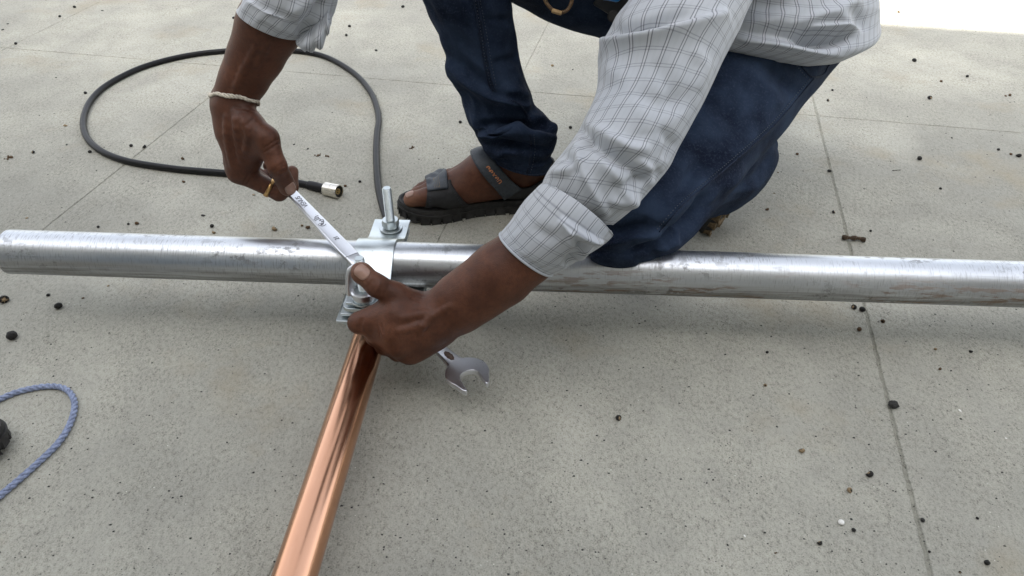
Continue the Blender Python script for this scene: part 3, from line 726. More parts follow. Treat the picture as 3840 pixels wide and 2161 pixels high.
# the embossed emblem: a tangle of small curved strokes
yd_ = np.cross(nd_, hd); rg = random.Random(5)
for k in range(7):
    a0 = k * 0.9; cx0, cy0 = -0.010 + 0.0034 * k, 0.0018 * math.sin(k * 1.7)
    pl = [hpt(0.50, 0, 0.0031) + hd * (cx0 + 0.0032 * math.cos(a0 + q * 0.55) * (1 - q / 14)) + yd_ * (cy0 + 0.0034 * math.sin(a0 + q * 0.55)) for q in range(9)]
    tube('emblem', catmull(pl, 24), 0.00042, 'engraving', wr1, 6)
# second wrench
wr2 = thing('combination_wrench', 'chrome wrench under the lower hand, open jaw sticking out towards the right', 'wrench', (-0.145, 0.78, 0.04))
W2Z = 0.050
rc = np.array([CC[0] + 0.0345, CC[1] - 0.040, W2Z - 0.004]); oc = onz(1752, 1402, W2Z + 0.004)
ring_end('ring_end', (rc[0], rc[1], W2Z - 0.010), 0.0150, 0.0109, 0.0105, 'chrome', wr2)
w2d = nrm(oc - rc); w2s = nrm(np.cross(EZ, w2d)); w2n = np.cross(w2d, w2s)
L2 = np.linalg.norm(oc - rc); secs = []
for s_ in np.linspace(0, 1, 40):
    l = 0.0125 + s_ * (L2 - 0.0125 - 0.012)
    ww = np.interp(s_, [0, .08, .25, .7, .86, 1], [.018, .016, .0150, .0165, .0205, .032]); th_ = np.interp(s_, [0, .1, .3, .9, 1], [.009, .007, .0062, .0068, .0074])
    secs.append((rc + w2d * l, w2s, w2n, ww, th_))
loft_rect('handle', secs, 'chrome', wr2, 0.30)
JR = 0.0236; off = rad(13); tipx, hw_ = 0.0270, 0.0106
jaw = [(tipx, hw_ + 0.0016), (tipx - 0.0030, hw_ + 0.0045), (0.0205, 0.0168)] + [(JR * math.cos(a), JR * math.sin(a)) for a in np.linspace(rad(54), rad(306), 40)] + [(0.0205, -0.0168), (tipx - 0.0020, -hw_ - 0.0045), (tipx + 0.001, -hw_ - 0.0016), (tipx, -hw_)]
jaw += [(x, -hw_) for x in np.linspace(0.020, 0.007, 5)] + [(0.007 - 0.0080 * math.sin(a), -hw_ * math.cos(a)) for a in np.linspace(0.15, math.pi - 0.15, 9)] + [(x, hw_) for x in np.linspace(0.007, tipx - 0.001, 6)]
ca, sa = math.cos(off), math.sin(off)
jaw = [((x * ca + y * sa) * 1.13, (-x * sa + y * ca) * 1.13) for x, y in jaw]
jm = frame_mat(oc, w2d, y=w2s)
extrude_outline('open_jaw', jaw, 0.0074, jm, 'chrome', wr2, 0.0009)
# worn patch with brown residue on the neck
pt = [(0.0098 * math.cos(a) * (1 + 0.06 * math.sin(7 * a)), 0.0040 * math.sin(a) * (1 + 0.12 * math.sin(9 * a + 1))) for a in np.linspace(0, 2 * math.pi, 26, endpoint=False)]
extrude_outline('worn_patch', pt, 0.0006, frame_mat(oc - w2d * 0.0385 + w2n * 0.0036, w2d, y=w2s), 'rust_patch', wr2)
# ================================================================== the person
person = thing('person', 'kneeling person in plaid shirt, blue jeans and black sandals tightening the clamp', 'person', (0.25, 1.05, 0.0))
nails = []                                                  # (sdf, centre, axis, normal, half length, half width)
tints = []                                                  # lighter skin spots: (point, radius, amount)
def mm(px, Z): return px * Z / FPX

# ---- near (left) hand and forearm: thumb up along the bolt, fingers closed round the wrench
LH = Sdf()
Z0 = 0.915
sec = [(1655, 1186, .922, 84), (1700, 1156, .917, 88), (1742, 1124, .912, 92), (1810, 1078, .905, 98), (1885, 1022, .897, 107), (1990, 940, .888, 100), (2160, 760, .878, 78)]
ax_n = nrm(P(1700, 1196, Z0) - P(1659, 1139, Z0))           # across the forearm in the picture plane
for i in range(len(sec) - 1):
    (x, y, z, h), (x2, y2, z2, h2) = sec[i], sec[i + 1]; H, H2 = mm(h, z), mm(h2, z2); r, r2 = H * 0.74, H2 * 0.84
    if i >= 2: r = H * 0.80
    for s in (-1, 1): LH.cap(P(x, y, z) + ax_n * s * (H - r), P(x2, y2, z2) + ax_n * s * (H2 - r2), r, r2, 0.020)
W_ = P(1640, 1196, .925)
thumb = [P(1592, 1162, .928), P(1482, 1108, .902), P(1414, 1072, .889), P(1362, 1029, .889)]
LH.chain([P(1650, 1180, .926), thumb[0]], [0.0215, 0.0155], 0.016)
LH.cap(thumb[0], thumb[1], 0.0150, 0.0146, 0.012); LH.cap(thumb[1], thumb[2], 0.0142, 0.0124, 0.008); LH.cap(thumb[2], thumb[3], 0.0126, 0.0116, 0.006)
LH.ell(P(1354, 1022, .890), (0.0122, 0.0112, 0.0098), np.stack([nrm(thumb[3] - thumb[2]), nrm(np.cross(EYE - thumb[3], thumb[3] - thumb[2])), nrm(np.cross(thumb[3] - thumb[2], np.cross(EYE - thumb[3], thumb[3] - thumb[2])))]), 0.006)
mc = {2: P(1487, 1182, .898), 3: P(1478, 1238, .900), 4: P(1496, 1290, .912), 5: P(1535, 1318, .926)}
wr = {2: P(1622, 1172, .914), 3: P(1632, 1196, .912), 4: P(1642, 1216, .916), 5: P(1650, 1234, .922)}
for k in (2, 3, 4, 5): LH.cap(wr[k], mc[k], 0.0185 if k < 4 else 0.0165, 0.0138 if k < 5 else 0.0125, 0.014)
LH.cap(P(1560, 1225, .925), P(1520, 1230, .925), 0.024, 0.020, 0.02)         # body of the hand
LH.cap(P(1415, 1238, .918), P(1500, 1232, .912), 0.0150, 0.0200, 0.016)
LH.cap(P(1570, 1285, .935), P(1625, 1255, .935), 0.0185, 0.0175, 0.018)      # heel on the little finger side
LH.cap(P(1470, 1148, .914), P(1372, 1202, .914), 0.0128, 0.0108, 0.012)      # web between thumb and forefinger
LH.cap(P(1520, 1150, .918), P(1480, 1180, .915), 0.0160, 0.0150, 0.016)
pip = {2: P(1342, 1212, .914), 3: P(1408, 1262, .936), 4: P(1441, 1298, .950), 5: P(1492, 1326, .956)}
dip = {2: P(1362, 1222, .942), 3: P(1432, 1246, .966), 4: P(1468, 1276, .974), 5: P(1512, 1300, .976)}
tip = {2: P(1392, 1220, .952), 3: P(1466, 1232, .968), 4: P(1500, 1258, .976), 5: P(1540, 1282, .978)}
fr = {2: (.0142, .0112, .0095, .0085), 3: (.0136, .0112, .0094, .0085), 4: (.0130, .0105, .0090, .0082), 5: (.0120, .0094, .0080, .0074)}
for k in (2, 3, 4, 5):
    a, b, c, d = fr[k]
    LH.cap(mc[k], pip[k], a * 0.98, b, 0.012); LH.cap(pip[k], dip[k], b, c, 0.005); LH.cap(dip[k], tip[k], c, d, 0.004)
    LH.ell(mc[k] + nrm(EYE - mc[k]) * 0.0035, (0.0098,) * 3, None, 0.010)
# tendons, veins and creases on the back of the hand
def snap(S, px, py, t=0.6):
    d = nrm(ray(px, py))
    for _ in range(60):
        dd = float(S(EYE + d * t)); t += dd * 0.9
        if dd < 1e-4: break
    return EYE + d * t, d
def ridge_px(S, pl, r=0.0030, sink=0.85, k=0.006):
    r = r * 0.8
    q = [snap(S, *p_) for p_ in resample(pl, 7)]; q = [p_ + d * r * sink for p_, d in q]
    for a, b in zip(q, q[1:]):
        if np.linalg.norm(a - b) < 0.03: S.cap(a, b, r, r, k)
for pl, r in (([(1610, 1176), (1560, 1180), (1510, 1192)], .0028), ([(1600, 1212), (1550, 1228), (1495, 1242)], .0024), ([(1690, 1150), (1640, 1178), (1600, 1200), (1575, 1245)], .0020)):
    ridge_px(LH, pl, r)
def crease_px(S, p1, p2, r=0.0008, k=0.0022):
    """crease where the picture shows one, following the surface"""
    q = [snap(S, *p_)[0] for p_ in resample([p1, p2], 5)]; q = [p_ + (np.array(EYE) - p_) * 0.0003 for p_ in q]
    for a, b in zip(q, q[1:]):
        if np.linalg.norm(a - b) < 0.012: S.cap(a, b, r, r, k, True)
for p1, p2 in (((1398, 1048), (1378, 1078)), ((1407, 1050), (1386, 1086)), ((1415, 1056), (1396, 1094)), ((1437, 1064), (1418, 1104)), ((1446, 1068), (1432, 1108)), ((1456, 1070), (1446, 1106)), ((1551, 1100), (1590, 1112)), ((1546, 1108), (1584, 1121)), ((1540, 1117), (1578, 1129)), ((1415, 1224), (1424, 1262)), ((1428, 1218), (1436, 1250)), ((1360, 1196), (1352, 1236)), ((1352, 1196), (1344, 1232))): crease_px(LH, p1, p2)
nails.append((LH, P(1358, 1021, .88), nrm(thumb[3] - thumb[2]), nrm(EYE - thumb[3]), 0.0090, 0.0078))
tints += [(thumb[3], 0.017, 0.42)]

# ---- far (right) hand: thumb on the wrench, forefinger hooked underneath
RH = Sdf()
sec = [(874, 395, 1.000, 62), (889, 345, .996, 63), (922, 280, .987, 73), (963, 200, .972, 88), (1010, 95, .950, 108), (1080, -60, .928, 96), (1150, -220, .905, 84)]
ax_r = nrm(P(959, 375, 1.0) - P(791, 340, 1.0))
for i in range(len(sec) - 1):
    (x, y, z, h), (x2, y2, z2, h2) = sec[i], sec[i + 1]; H, H2 = mm(h, z), mm(h2, z2); r, r2 = H * 0.76, H2 * 0.84
    if i >= 2: r = H * 0.82
    for s in (-1, 1): RH.cap(P(x, y, z) + ax_r * s * (H - r), P(x2, y2, z2) + ax_r * s * (H2 - r2), r, r2, 0.020)
RH.ell(P(826, 362, 1.005), (0.011, 0.011, 0.011), None, 0.012)                    # wrist bone
rt = [P(928, 462, .990), P(999, 520, .986), P(1038, 622, .992), P(1078, 702, 1.026)]
RH.cap(P(872, 400, 1.0), rt[0], 0.0185, 0.0155, 0.014); RH.cap(rt[0], rt[1], 0.0165, 0.0152, 0.012); RH.cap(rt[1], rt[2], 0.0146, 0.0122, 0.008); RH.cap(rt[2], rt[3], 0.0120, 0.0118, 0.006)
m2 = {2: P(893, 646, 1.028), 3: P(886, 634, 1.050), 4: P(880, 612, 1.072), 5: P(876, 585, 1.092)}
w2 = {2: P(868, 412, 1.000), 3: P(862, 410, 1.008), 4: P(860, 406, 1.014), 5: P(862, 402, 1.020)}
for k in (2, 3, 4, 5): RH.cap(w2[k], m2[k], 0.0190, 0.0140, 0.012)
RH.cap(P(893, 490, 1.015), P(935, 590, 1.025), 0.0250, 0.0150, 0.018)            # body of the hand
RH.cap(P(938, 495, 1.000), P(985, 550, 1.000), 0.0185, 0.0150, 0.014)            # ball of the thumb
RH.cap(P(950, 560, 1.010), P(920, 625, 1.025), 0.0150, 0.0130, 0.016)            # web
p2_ = {2: P(1046, 722, 1.046), 3: P(1034, 714, 1.068), 4: P(1016, 700, 1.088), 5: P(990, 672, 1.104)}
d2 = {2: P(1092, 702, 1.074), 3: P(1072, 690, 1.094), 4: P(1050, 676, 1.106), 5: P(1024, 650, 1.116)}
t2 = {2: P(1096, 644, 1.080), 3: P(1060, 648, 1.100), 4: P(1030, 636, 1.108), 5: P(1005, 622, 1.114)}
for k in (2, 3, 4, 5):
    a, b, c, d = fr[k]
    RH.cap(m2[k], p2_[k], a * 0.95, b, 0.007); RH.cap(p2_[k], d2[k], b, c, 0.005); RH.cap(d2[k], t2[k], c, d, 0.004)
for pl, r in (([(850, 440), (852, 520), (872, 620)], .0028), ([(905, 440), (935, 500), (915, 580)], .0022), ([(960, 180), (905, 280), (880, 345)], .0026), ([(1010, 150), (960, 250)], .0022), ([(880, 420), (890, 520), (905, 600)], .0024)): ridge_px(RH, pl, r)
for p1, p2 in (((1022, 640), (1066, 610)), ((1024, 652), (1070, 620)), ((1028, 660), (1074, 634)), ((985, 560), (1046, 520)), ((992, 572), (1052, 534)), ((930, 662), (912, 690)), ((940, 670), (924, 700)), ((985, 690), (975, 728)), ((880, 402), (955, 415)), ((955, 440), (925, 470))): crease_px(RH, p1, p2)
nails.append((RH, P(1089, 706, 1.018), nrm(rt[3] - rt[2]), nrm(EYE - rt[3] + np.array([0.25, 0, 0.15])), 0.0092, 0.0076))
tints += [(rt[3] + nrm(rt[3] - rt[2]) * 0.006, 0.016, 0.40), (t2[2], 0.016, 0.30)]

# ---- right foot (flat on the floor) in its own frame: heel at the origin, x to the toes, y to the inner side
def foot_sdf():
    F = Sdf()
    F.ell((0.032, 0, 0.030), (0.036, 0.029, 0.032), None, 0.02)
    F.cap((0.045, 0, 0.070), (0.050, 0, 0.108), 0.035, 0.034, 0.025)
    F.cap((0.050, 0, 0.058), (0.115, 0.008, 0.050), 0.037, 0.030, 0.025); F.cap((0.115, 0.008, 0.050), (0.175, 0.014, 0.030), 0.030, 0.021, 0.02)
    F.cap((0.04, -0.012, 0.02), (0.165, -0.026, 0.017), 0.021, 0.0165, 0.02); F.cap((0.06, 0.015, 0.022), (0.178, 0.026, 0.021), 0.019, 0.0205, 0.02)
    F.ell((0.047, 0.031, 0.078), (0.014, 0.012, 0.014), None, 0.014); F.ell((0.040, -0.031, 0.068), (0.013, 0.012, 0.014), None, 0.014)
    F.cap((0.18, 0.026, 0.021), (0.216, 0.027, 0.0195), 0.0172, 0.0140, 0.010); F.cap((0.216, 0.027, 0.0195), (0.240, 0.025, 0.0165), 0.0146, 0.0130, 0.006)
    for i, (y, x1, r) in enumerate(((0.0055, 0.240, 0.0093), (-0.0115, 0.230, 0.0087), (-0.0255, 0.217, 0.0083), (-0.0375, 0.200, 0.0080))):
        F.cap((0.172, y * 0.85, 0.020), (x1 - 0.030, y, 0.0245), 0.0105, r, 0.008); F.cap((x1 - 0.030, y, 0.0245), (x1 - 0.010, y, 0.016), r, r, 0.004); F.cap((x1 - 0.010, y, 0.016), (x1, y, 0.011), r, r * 0.9, 0.004)
    for yy, xe in ((0.012, 0.185), (0.0, 0.18), (-0.012, 0.17)): F.cap((0.105, yy * 0.5, 0.0805 - abs(yy) * 0.3), (xe, yy, 0.0465 - abs(yy) * 0.2), 0.0026, 0.0022, 0.006)
    for k in range(3): F.cap((0.203 + k * 0.005, 0.018, 0.0355), (0.203 + k * 0.005, 0.034, 0.0345), 0.0009, 0.0009, 0.0016, True)
    return F
FOOT = foot_sdf()
SOLE = 0.024
heel = np.array([0.067, 1.166, SOLE]); toe = np.array([-0.201, 1.124, SOLE]); fx = nrm((toe - heel) * np.array([1, 1, 0])); fz = np.array([0, 0, 1.0]); fy = np.cross(fz, fx)
RF = np.stack([fx, fy, fz], 1); heel = heel - fz * 0.0
def footw(p): return heel + np.asarray(p) @ RF.T
# left foot: toes bent on the floor, heel in the air, sole towards the camera's right
lx = nrm(np.array([-0.34, -0.30, -0.78])); lz0 = np.array([-0.72, 0.52, 0.30]); lz = nrm(lz0 - lx * (lz0 @ lx)); ly = -np.cross(lz, lx)
LF = np.stack([lx, ly, lz], 1); lheel = onz(2642, 850, 0.012) - lx * 0.252
def lfootw(p): return lheel + np.asarray(p) @ LF.T

# ================================================================== sandals
FM = Sdf(); FM.p = [q for q in FOOT.p if not q[6]]
def fsurf(o, d, t1=0.09):
    """outermost skin point from o along d (vectorised)"""
    ts = np.linspace(t1, 0.0, 90); pts = o[:, None] + d[:, None] * ts[None, :, None]; val = FM(pts); inside = val < 0
    k = np.argmax(inside, 1); k[~inside.any(1)] = 89
    tt = ts[k] + np.where(inside.any(1), 0, 0)
    return o + d * tt[:, None]
SM = [(-.010, .010), (0, .022), (.03, .033), (.08, .032), (.13, .032), (.175, .042), (.215, .045), (.243, .036), (.258, .022)]
SL = [(.262, .004), (.250, -.016), (.222, -.038), (.18, -.047), (.13, -.043), (.08, -.037), (.03, -.034), (0, -.024), (-.010, -.010)]
outl = np.array(SM + SL + SM[:1]); outl = resample(catmull(np.vstack([outl[-3:-1], outl, outl[1:3]]), 400)[40:-40], 140)
def spring(x): return 0.010 * np.clip((x - 0.19) / 0.07, 0, 1.3) ** 2 + 0.002 * np.clip((0.03 - x) / 0.04, 0, 1) ** 2
def ring_layers(layers, tr, name, mat, parent, cap=True):
    """layers: (z, outline offset); closed band lofted round the sole outline"""
    c = outl.mean(0); t = nrm(np.gradient(outl, axis=0)); n = np.stack([t[:, 1], -t[:, 0]], 1); n *= np.sign(((outl - c) * n).sum(1).mean())
    rows = []
    for z, off in layers:
        q = outl + n * off; rows.append(np.column_stack([q, z + spring(q[:, 0])]))
    V = np.array(rows).reshape(-1, 3); m = len(outl) - 1; k = len(outl)
    F = grid_faces(len(layers), k).tolist()
    def fan(row, z, rev):
        nonlocal V
        base = len(V); mid = []; G = []
        xs = outl[:, 0]
        for s in (0.75, 0.5, 0.25, 0.02): 
            q = (outl + n * layers[row][1]); q = np.column_stack([q[:, 0], q[:, 1] * s + (1 - s) * np.interp(q[:, 0], [0, .13, .26], [0, -.005, .004])]); G.append(np.column_stack([q, layers[row][0] + spring(q[:, 0])]))
        V = np.vstack([V] + G); prev = [row * k + i for i in range(k)]
        for g in range(4):
            cur = [base + g * k + i for i in range(k)]
            for i in range(k - 1): F.append([prev[i], prev[i + 1], cur[i + 1], cur[i]])
            prev = cur
    fan(len(layers) - 1, 0, False); fan(0, 0, True)
    o = mesh_obj(name, tr(V), F, mat, parent, True); bm = bmesh.new(); bm.from_mesh(o.data); bmesh.ops.recalc_face_normals(bm, faces=bm.faces); bm.to_mesh(o.data); bm.free()
    o.data.set_sharp_from_angle(angle=rad(38)); return o
def band(name, o0, e1, e2, e3, ph0, ph1, width, shift, off, mat, parent, tr, n=44, m=11, th=0.0026):
    e1, e2, e3 = map(nrm, (e1, e2, e3)); ph = np.linspace(rad(ph0), rad(ph1), n); O, D = [], []
    for p_ in ph:
        dg = math.degrees(p_); w_ = width(dg); s_ = shift(dg)
        for s in np.linspace(-.5, .5, m): O.append(np.asarray(o0) + e3 * (s * w_ + s_)); D.append(e1 * math.cos(p_) + e2 * math.sin(p_))
    O, D = np.array(O), np.array(D); S_ = fsurf(O, D); G = S_ + D * off
    G = G.reshape(n, m, 3)
    for _ in range(3):                                       # stretch the band over hollows
        G[1:-1] = np.where(((G[:-2] + G[2:]) / 2 - G[1:-1] + 0)[..., :].sum(-1, keepdims=True) > -9, G[1:-1] * .5 + (G[:-2] + G[2:]) * .25, G[1:-1])
    G = G + 0 * G; G[..., 2] = np.maximum(G[..., 2], -0.004)
    ob = mesh_obj(name, tr(G.reshape(-1, 3)), grid_faces(n, m), mat, parent, True); solid(ob, th, 0.0)
    return ob, G
def stitches(G, col, tr, parent, mat='stitch', step=2, lift=0.0016):
    n = len(G); V, F = [], []; ln = resample(G[:, col], 60); nx_ = nrm(ln - ln.mean(0))
    for i in range(0, 58, 3):
        a, b = ln[i], ln[i + 1] * .6 + ln[i] * .4; d = nrm(b - a); o_ = nx_[i] * lift; s = np.cross(d, nx_[i]) * .0005; k = len(V)
        V += [a + o_ - s, b + o_ - s, b + o_ + s, a + o_ + s]; F.append((k, k + 1, k + 2, k + 3))
    o = mesh_obj('stitching', tr(np.array(V)), F, mat, parent, False); solid(o, 0.0006, 0.0)
lug_me = None
def sandal(tr, parent, name='sandal', bedmat='footbed', foot=True, treadmat='rubber', ground_foot=True):
    global lug_me
    so = ring_layers([(-.0215, -.006), (-.0225, -.002), (-.020, -.0005), (-.013, .0), (-.0125, .0012), (-.008, .0018), (-.0075, -.0006), (-.003, -.0002), (0.001, -.0015), (0.0012, -.004), (-.0015, -.0065)], tr, name, 'rubber', parent)
    ring_layers([(-.008, -.0070), (-.0022, -.0068), (-.0008, -.0080)], tr, 'footbed', bedmat, so)
    # lugs round the edge of the outsole
    t = nrm(np.gradient(outl, axis=0)); c = outl.mean(0); dl = np.r_[0, np.cumsum(np.linalg.norm(np.diff(outl, axis=0), axis=1))]
    for s in np.arange(0.008, dl[-1], 0.0190):
        i = int(np.searchsorted(dl, s)); i = min(i, len(outl) - 1); p_ = outl[i]; tx = np.array([t[i][0], t[i][1], 0]); nn = np.array([tx[1], -tx[0], 0])
        if (p_ - c) @ nn[:2] < 0: nn = -nn
        bm = bmesh.new(); r_ = bmesh.ops.create_cube(bm, size=1.0)
        for v_ in bm.verts:
            k = 1.0 if v_.co.z < 0 else 0.72
            q = np.array([*(p_ - nn[:2] * .0016), -.0178 + spring(p_[0])]) + tx * (v_.co.x * .0142 * k) + nn * (v_.co.y * .0052 - .0012 * (v_.co.z > 0)) + np.array([0, 0, v_.co.z * .0115])
            v_.co = tr(q[None])[0]
        bmesh.ops.bevel(bm, geom=list(bm.edges), offset=0.0011, segments=2, affect='EDGES'); bmesh.ops.recalc_face_normals(bm, faces=bm.faces)
        bm_obj('lug', bm, treadmat, so, True, rad(40))
    # tread bars below
    for k, x in enumerate(np.arange(0.012, 0.25, 0.0175)):
        ym = np.interp(x, [q[0] for q in SM], [q[1] for q in SM]) - .010; yl = np.interp(x, [q[0] for q in SL][::-1], [q[1] for q in SL][::-1]) + .010
        for y0, y1, sg in ((yl, -.001, 1), (.001, ym, -1)):
            if y1 - y0 < .006: continue
            bm = bmesh.new(); pts = [(x + sg * (y - (0)) * 0.45, y) for y in (y0, (y0 + y1) / 2, y1)]; rows = []
            for (a, b) in pts:
                rows.append([bm.verts.new(tr(np.array([[a + dx, b, z + spring(a)]]))[0]) for dx, z in ((-.0055, -.0222), (-.0042, -.0240), (.0042, -.0240), (.0055, -.0222))])
            for q, r in zip(rows, rows[1:]):
                for i in range(4): bm.faces.new((q[i], q[(i + 1) % 4], r[(i + 1) % 4], r[i]))
            bm.faces.new(rows[0]); bm.faces.new(rows[-1][::-1]); bmesh.ops.recalc_face_normals(bm, faces=bm.faces)
            bm_obj('tread_bar', bm, treadmat, so)
    if foot:
        X, Y, Z_ = np.eye(3)
        gus, G = band('gusset', (.192, .0, .010), Y, Z_, X, -22, 52, lambda d: np.interp(d, [-22, 0, 46], [.082, .068, .037]), lambda d: np.interp(d, [-22, 40], [-.012, 0]), .0030, 'strap_dark', so, tr)
        for c_ in (1, 9): stitches(G, c_, tr, so)
        st, G = band('front_strap', (.196, .0, .010), Y, Z_, X, 36, 202, lambda d: .034, lambda d: 0, .0062, 'strap_grey', so, tr)
        for c_ in (1, 9): stitches(G, c_, tr, so)
        V, F = [], []
        for q in range(4):                                    # faded orange lines woven into the strap
            cl = 0.40 + q * 0.075; ln = [(G[i, int(cl * 10)] * (1 - (cl * 10 % 1)) + G[i, int(cl * 10) + 1] * (cl * 10 % 1)) for i in range(1, 15)]; ln = resample(ln, 28)
            for a, b in zip(ln[::1], ln[1::1]):
                up = nrm((a - np.array([.196, 0, .01])) * np.array([0, 1, 1])) * .0016; w_ = np.array([.0006, 0, 0]); k = len(V); V += [a + up - w_, b + up - w_, b + up + w_, a + up + w_]; F.append((k, k + 1, k + 2, k + 3))
        mesh_obj('woven_lines', tr(np.array(V)), F, 'tread_tan', so, False)
        e2 = nrm(np.array([.60, 0, .80])); e3 = np.cross(Y, e2)
        hc_, G0 = None, None
        # heel cup
        n, m = 40, 9; O, D = [], []
        for i in range(n):
            psi = rad(48 + (312 - 48) * i / (n - 1)); hgt = 0.030 + 0.026 * abs(math.cos(psi / 1 - math.pi)) ** 2
            for j in range(m): O.append((.050, 0, 0.000 + hgt * j / (m - 1))); D.append((math.cos(psi), math.sin(psi), 0))
        O, D = np.array(O), np.array(D); G = (fsurf(O, D) + D * .0042).reshape(n, m, 3)
        ob = mesh_obj('heel_cup', tr(G.reshape(-1, 3)), grid_faces(n, m), 'strap_dark', so, True); solid(ob, 0.003, 0.0)
        an, G = band('ankle_strap', (.072, .0, .018), Y, e2, e3, 2, 178, lambda d: np.interp(d, [2, 30, 90], [.036, .029, .027]), lambda d: 0.000, .0058, 'strap_grey', so, tr, 60, 11)
        for c_ in (1, 9): stitches(G, c_, tr, so, 'strap_dark')
        # lettering along the strap, mapped on its curve
        v, f = text_geo('eexen', 0.0155, 0.0008); wtot = v[:, 0].max(); cen = resample(G[:, 5], 400); dl = np.r_[0, np.cumsum(np.linalg.norm(np.diff(cen, axis=0), axis=1))]
        s_end = dl[int(400 * 0.15)]; out_ = []
        for x, y, z in v:
            s = s_end + (wtot - x); i = min(int(np.searchsorted(dl, s)), 398); c0 = cen[i]; r_ = nrm(c0 - (np.array([.072, 0, .018]) + e3 * ((c0 - np.array([.072, 0, .018])) @ e3)))
            out_.append(c0 - e3 * (y - 0.0040) + r_ * (0.0018 + z))
        mesh_obj('lettering', tr(np.array(out_)), f, 'print_orange', so, False)
    return so
sandal(footw, person, 'sandal')
sandal(lfootw, person, 'sandal', treadmat='tread_tan')
# sandal tip of somebody else at the left edge
sx = nrm(np.array([0.97, -0.10, 0])); sy = np.cross((0, 0, 1.0), sx); tipw = onz(20, 1700, 0.01)
lone_o = np.array([tipw[0], tipw[1], SOLE]) - sx * 0.266
def lonew(p): p = np.asarray(p); return lone_o + p[:, :1] * sx + p[:, 1:2] * sy + p[:, 2:3] * np.array([0, 0, 1.0])
lone = thing('sandal', 'black soled tan sandal tip at the left edge beside the blue rope', 'sandal', tuple(lone_o - np.array([0, 0, SOLE])))
sandal(lonew, lone, 'outsole', 'tan_leather', foot=False)
tc = []
for i in range(17):
    for j in range(25):
        a, b = -math.pi / 2 + math.pi * j / 24, math.pi / 2 * i / 16
        tc.append((.214 + .039 * math.cos(b) * math.cos(a), .0 + .036 * math.cos(b) * math.sin(a), -.001 + spring(np.array(.24)) + .030 * math.sin(b)))
solid(mesh_obj('toe_cap', lonew(np.array(tc)), grid_faces(17, 25), 'tan_leather', lone, True), .002, 0.0)
for nm_, xc, wd_, hh in (('toe_strap', .195, .040, .045), ('instep_strap', .11, .045, .075)):
    G = []
    for a in np.linspace(-0.12, math.pi + 0.12, 24):
        for s in np.linspace(-.5, .5, 5): G.append((xc + s * wd_, -0.002 + (0.042) * math.cos(a), max(-0.002, hh * math.sin(a) ** 0.8 if math.sin(a) > 0 else 0)))
    o = mesh_obj(nm_, lonew(np.array(G)), grid_faces(24, 5), 'tan_leather', lone, True); solid(o, .003, 0.0)

# ================================================================== jeans
def hemring(V, nu, nv, st): return V
# lower leg with the foot on the floor
legR = [(1330, -420, 1700, -520, 1.00), (1440, -250, 1800, -330, 1.04), (1530, -110, 1862, -130, 1.09), (1592, 0, 1913, 0, 1.125), (1632, 94, 1926, 76, 1.15), (1666, 170, 1941, 182, 1.175), (1697, 250, 1960, 262, 1.195), (1720, 331, 1985, 345, 1.215), (1738, 408, 2010, 410, 1.23), (1760, 462, 2060, 460, 1.243), (1783, 492, 2088, 515, 1.25), (1792, 515, 2080, 545, 1.255), (1808, 538, 2064, 575, 1.262), (1828, 560, 2070, 600, 1.268), (1848, 580, 2056, 640, 1.275)]
fR = [([(1690, 215), (1760, 300), (1850, 365), (1930, 395), (1990, 400)], .013, 30, 's'), ([(1720, 345), (1800, 400), (1880, 420), (1960, 440)], -.008, 40, 'r'),
      ([(1795, 505), (1850, 493), (1930, 497), (2010, 505), (2085, 520)], .014, 22, 's'), ([(1785, 478), (1880, 472), (1990, 470), (2060, 480)], -.013, 18, 'r'), ([(1800, 545), (1870, 530), (1960, 545), (2060, 562)], -.010, 16, 'r'),
      ([(1930, 395), (1985, 430), (1992, 470), (1975, 500)], -.007, 20, 'r'), ([(1830, 70), (1900, 78), (1925, 76)], -.006, 14, 'r'), ([(1850, 240), (1920, 225), (1945, 215)], -.006, 14, 'r'), ([(1640, 130), (1690, 250), (1715, 330)], .005, 30, 'r'), ([(1880, 330), (1940, 340), (1980, 365)], .006, 16, 'r'),
      ([(2000, 430), (2045, 470), (2085, 500)], .009, 16, 'r'), ([(1860, 590), (1900, 560), (1950, 575)], .006, 14, 'r')]
pR = loft(legR, 190, 120, 0.86, [(a, b * 1.3, c, d) for a, b, c, d in fR], 0.0040, (13, 34), 3.1, fade=(0, .05))
# thigh of that leg, mostly above the picture
thR = [(1420, -540, 1640, -360, 1.00), (1560, -580, 1800, -205, 1.03), (1720, -560, 1960, -75, 1.08), (1880, -500, 2100, 22, 1.13), (2060, -420, 2255, 108, 1.18), (2260, -300, 2440, 160, 1.23), (2430, -200, 2620, 190, 1.26)]
pT = loft(thR, 90, 90, 0.8, [([(1980, -10), (2100, 40), (2250, 60)], -.006, 30, 'r')], 0.004, (9, 26), 7.7)
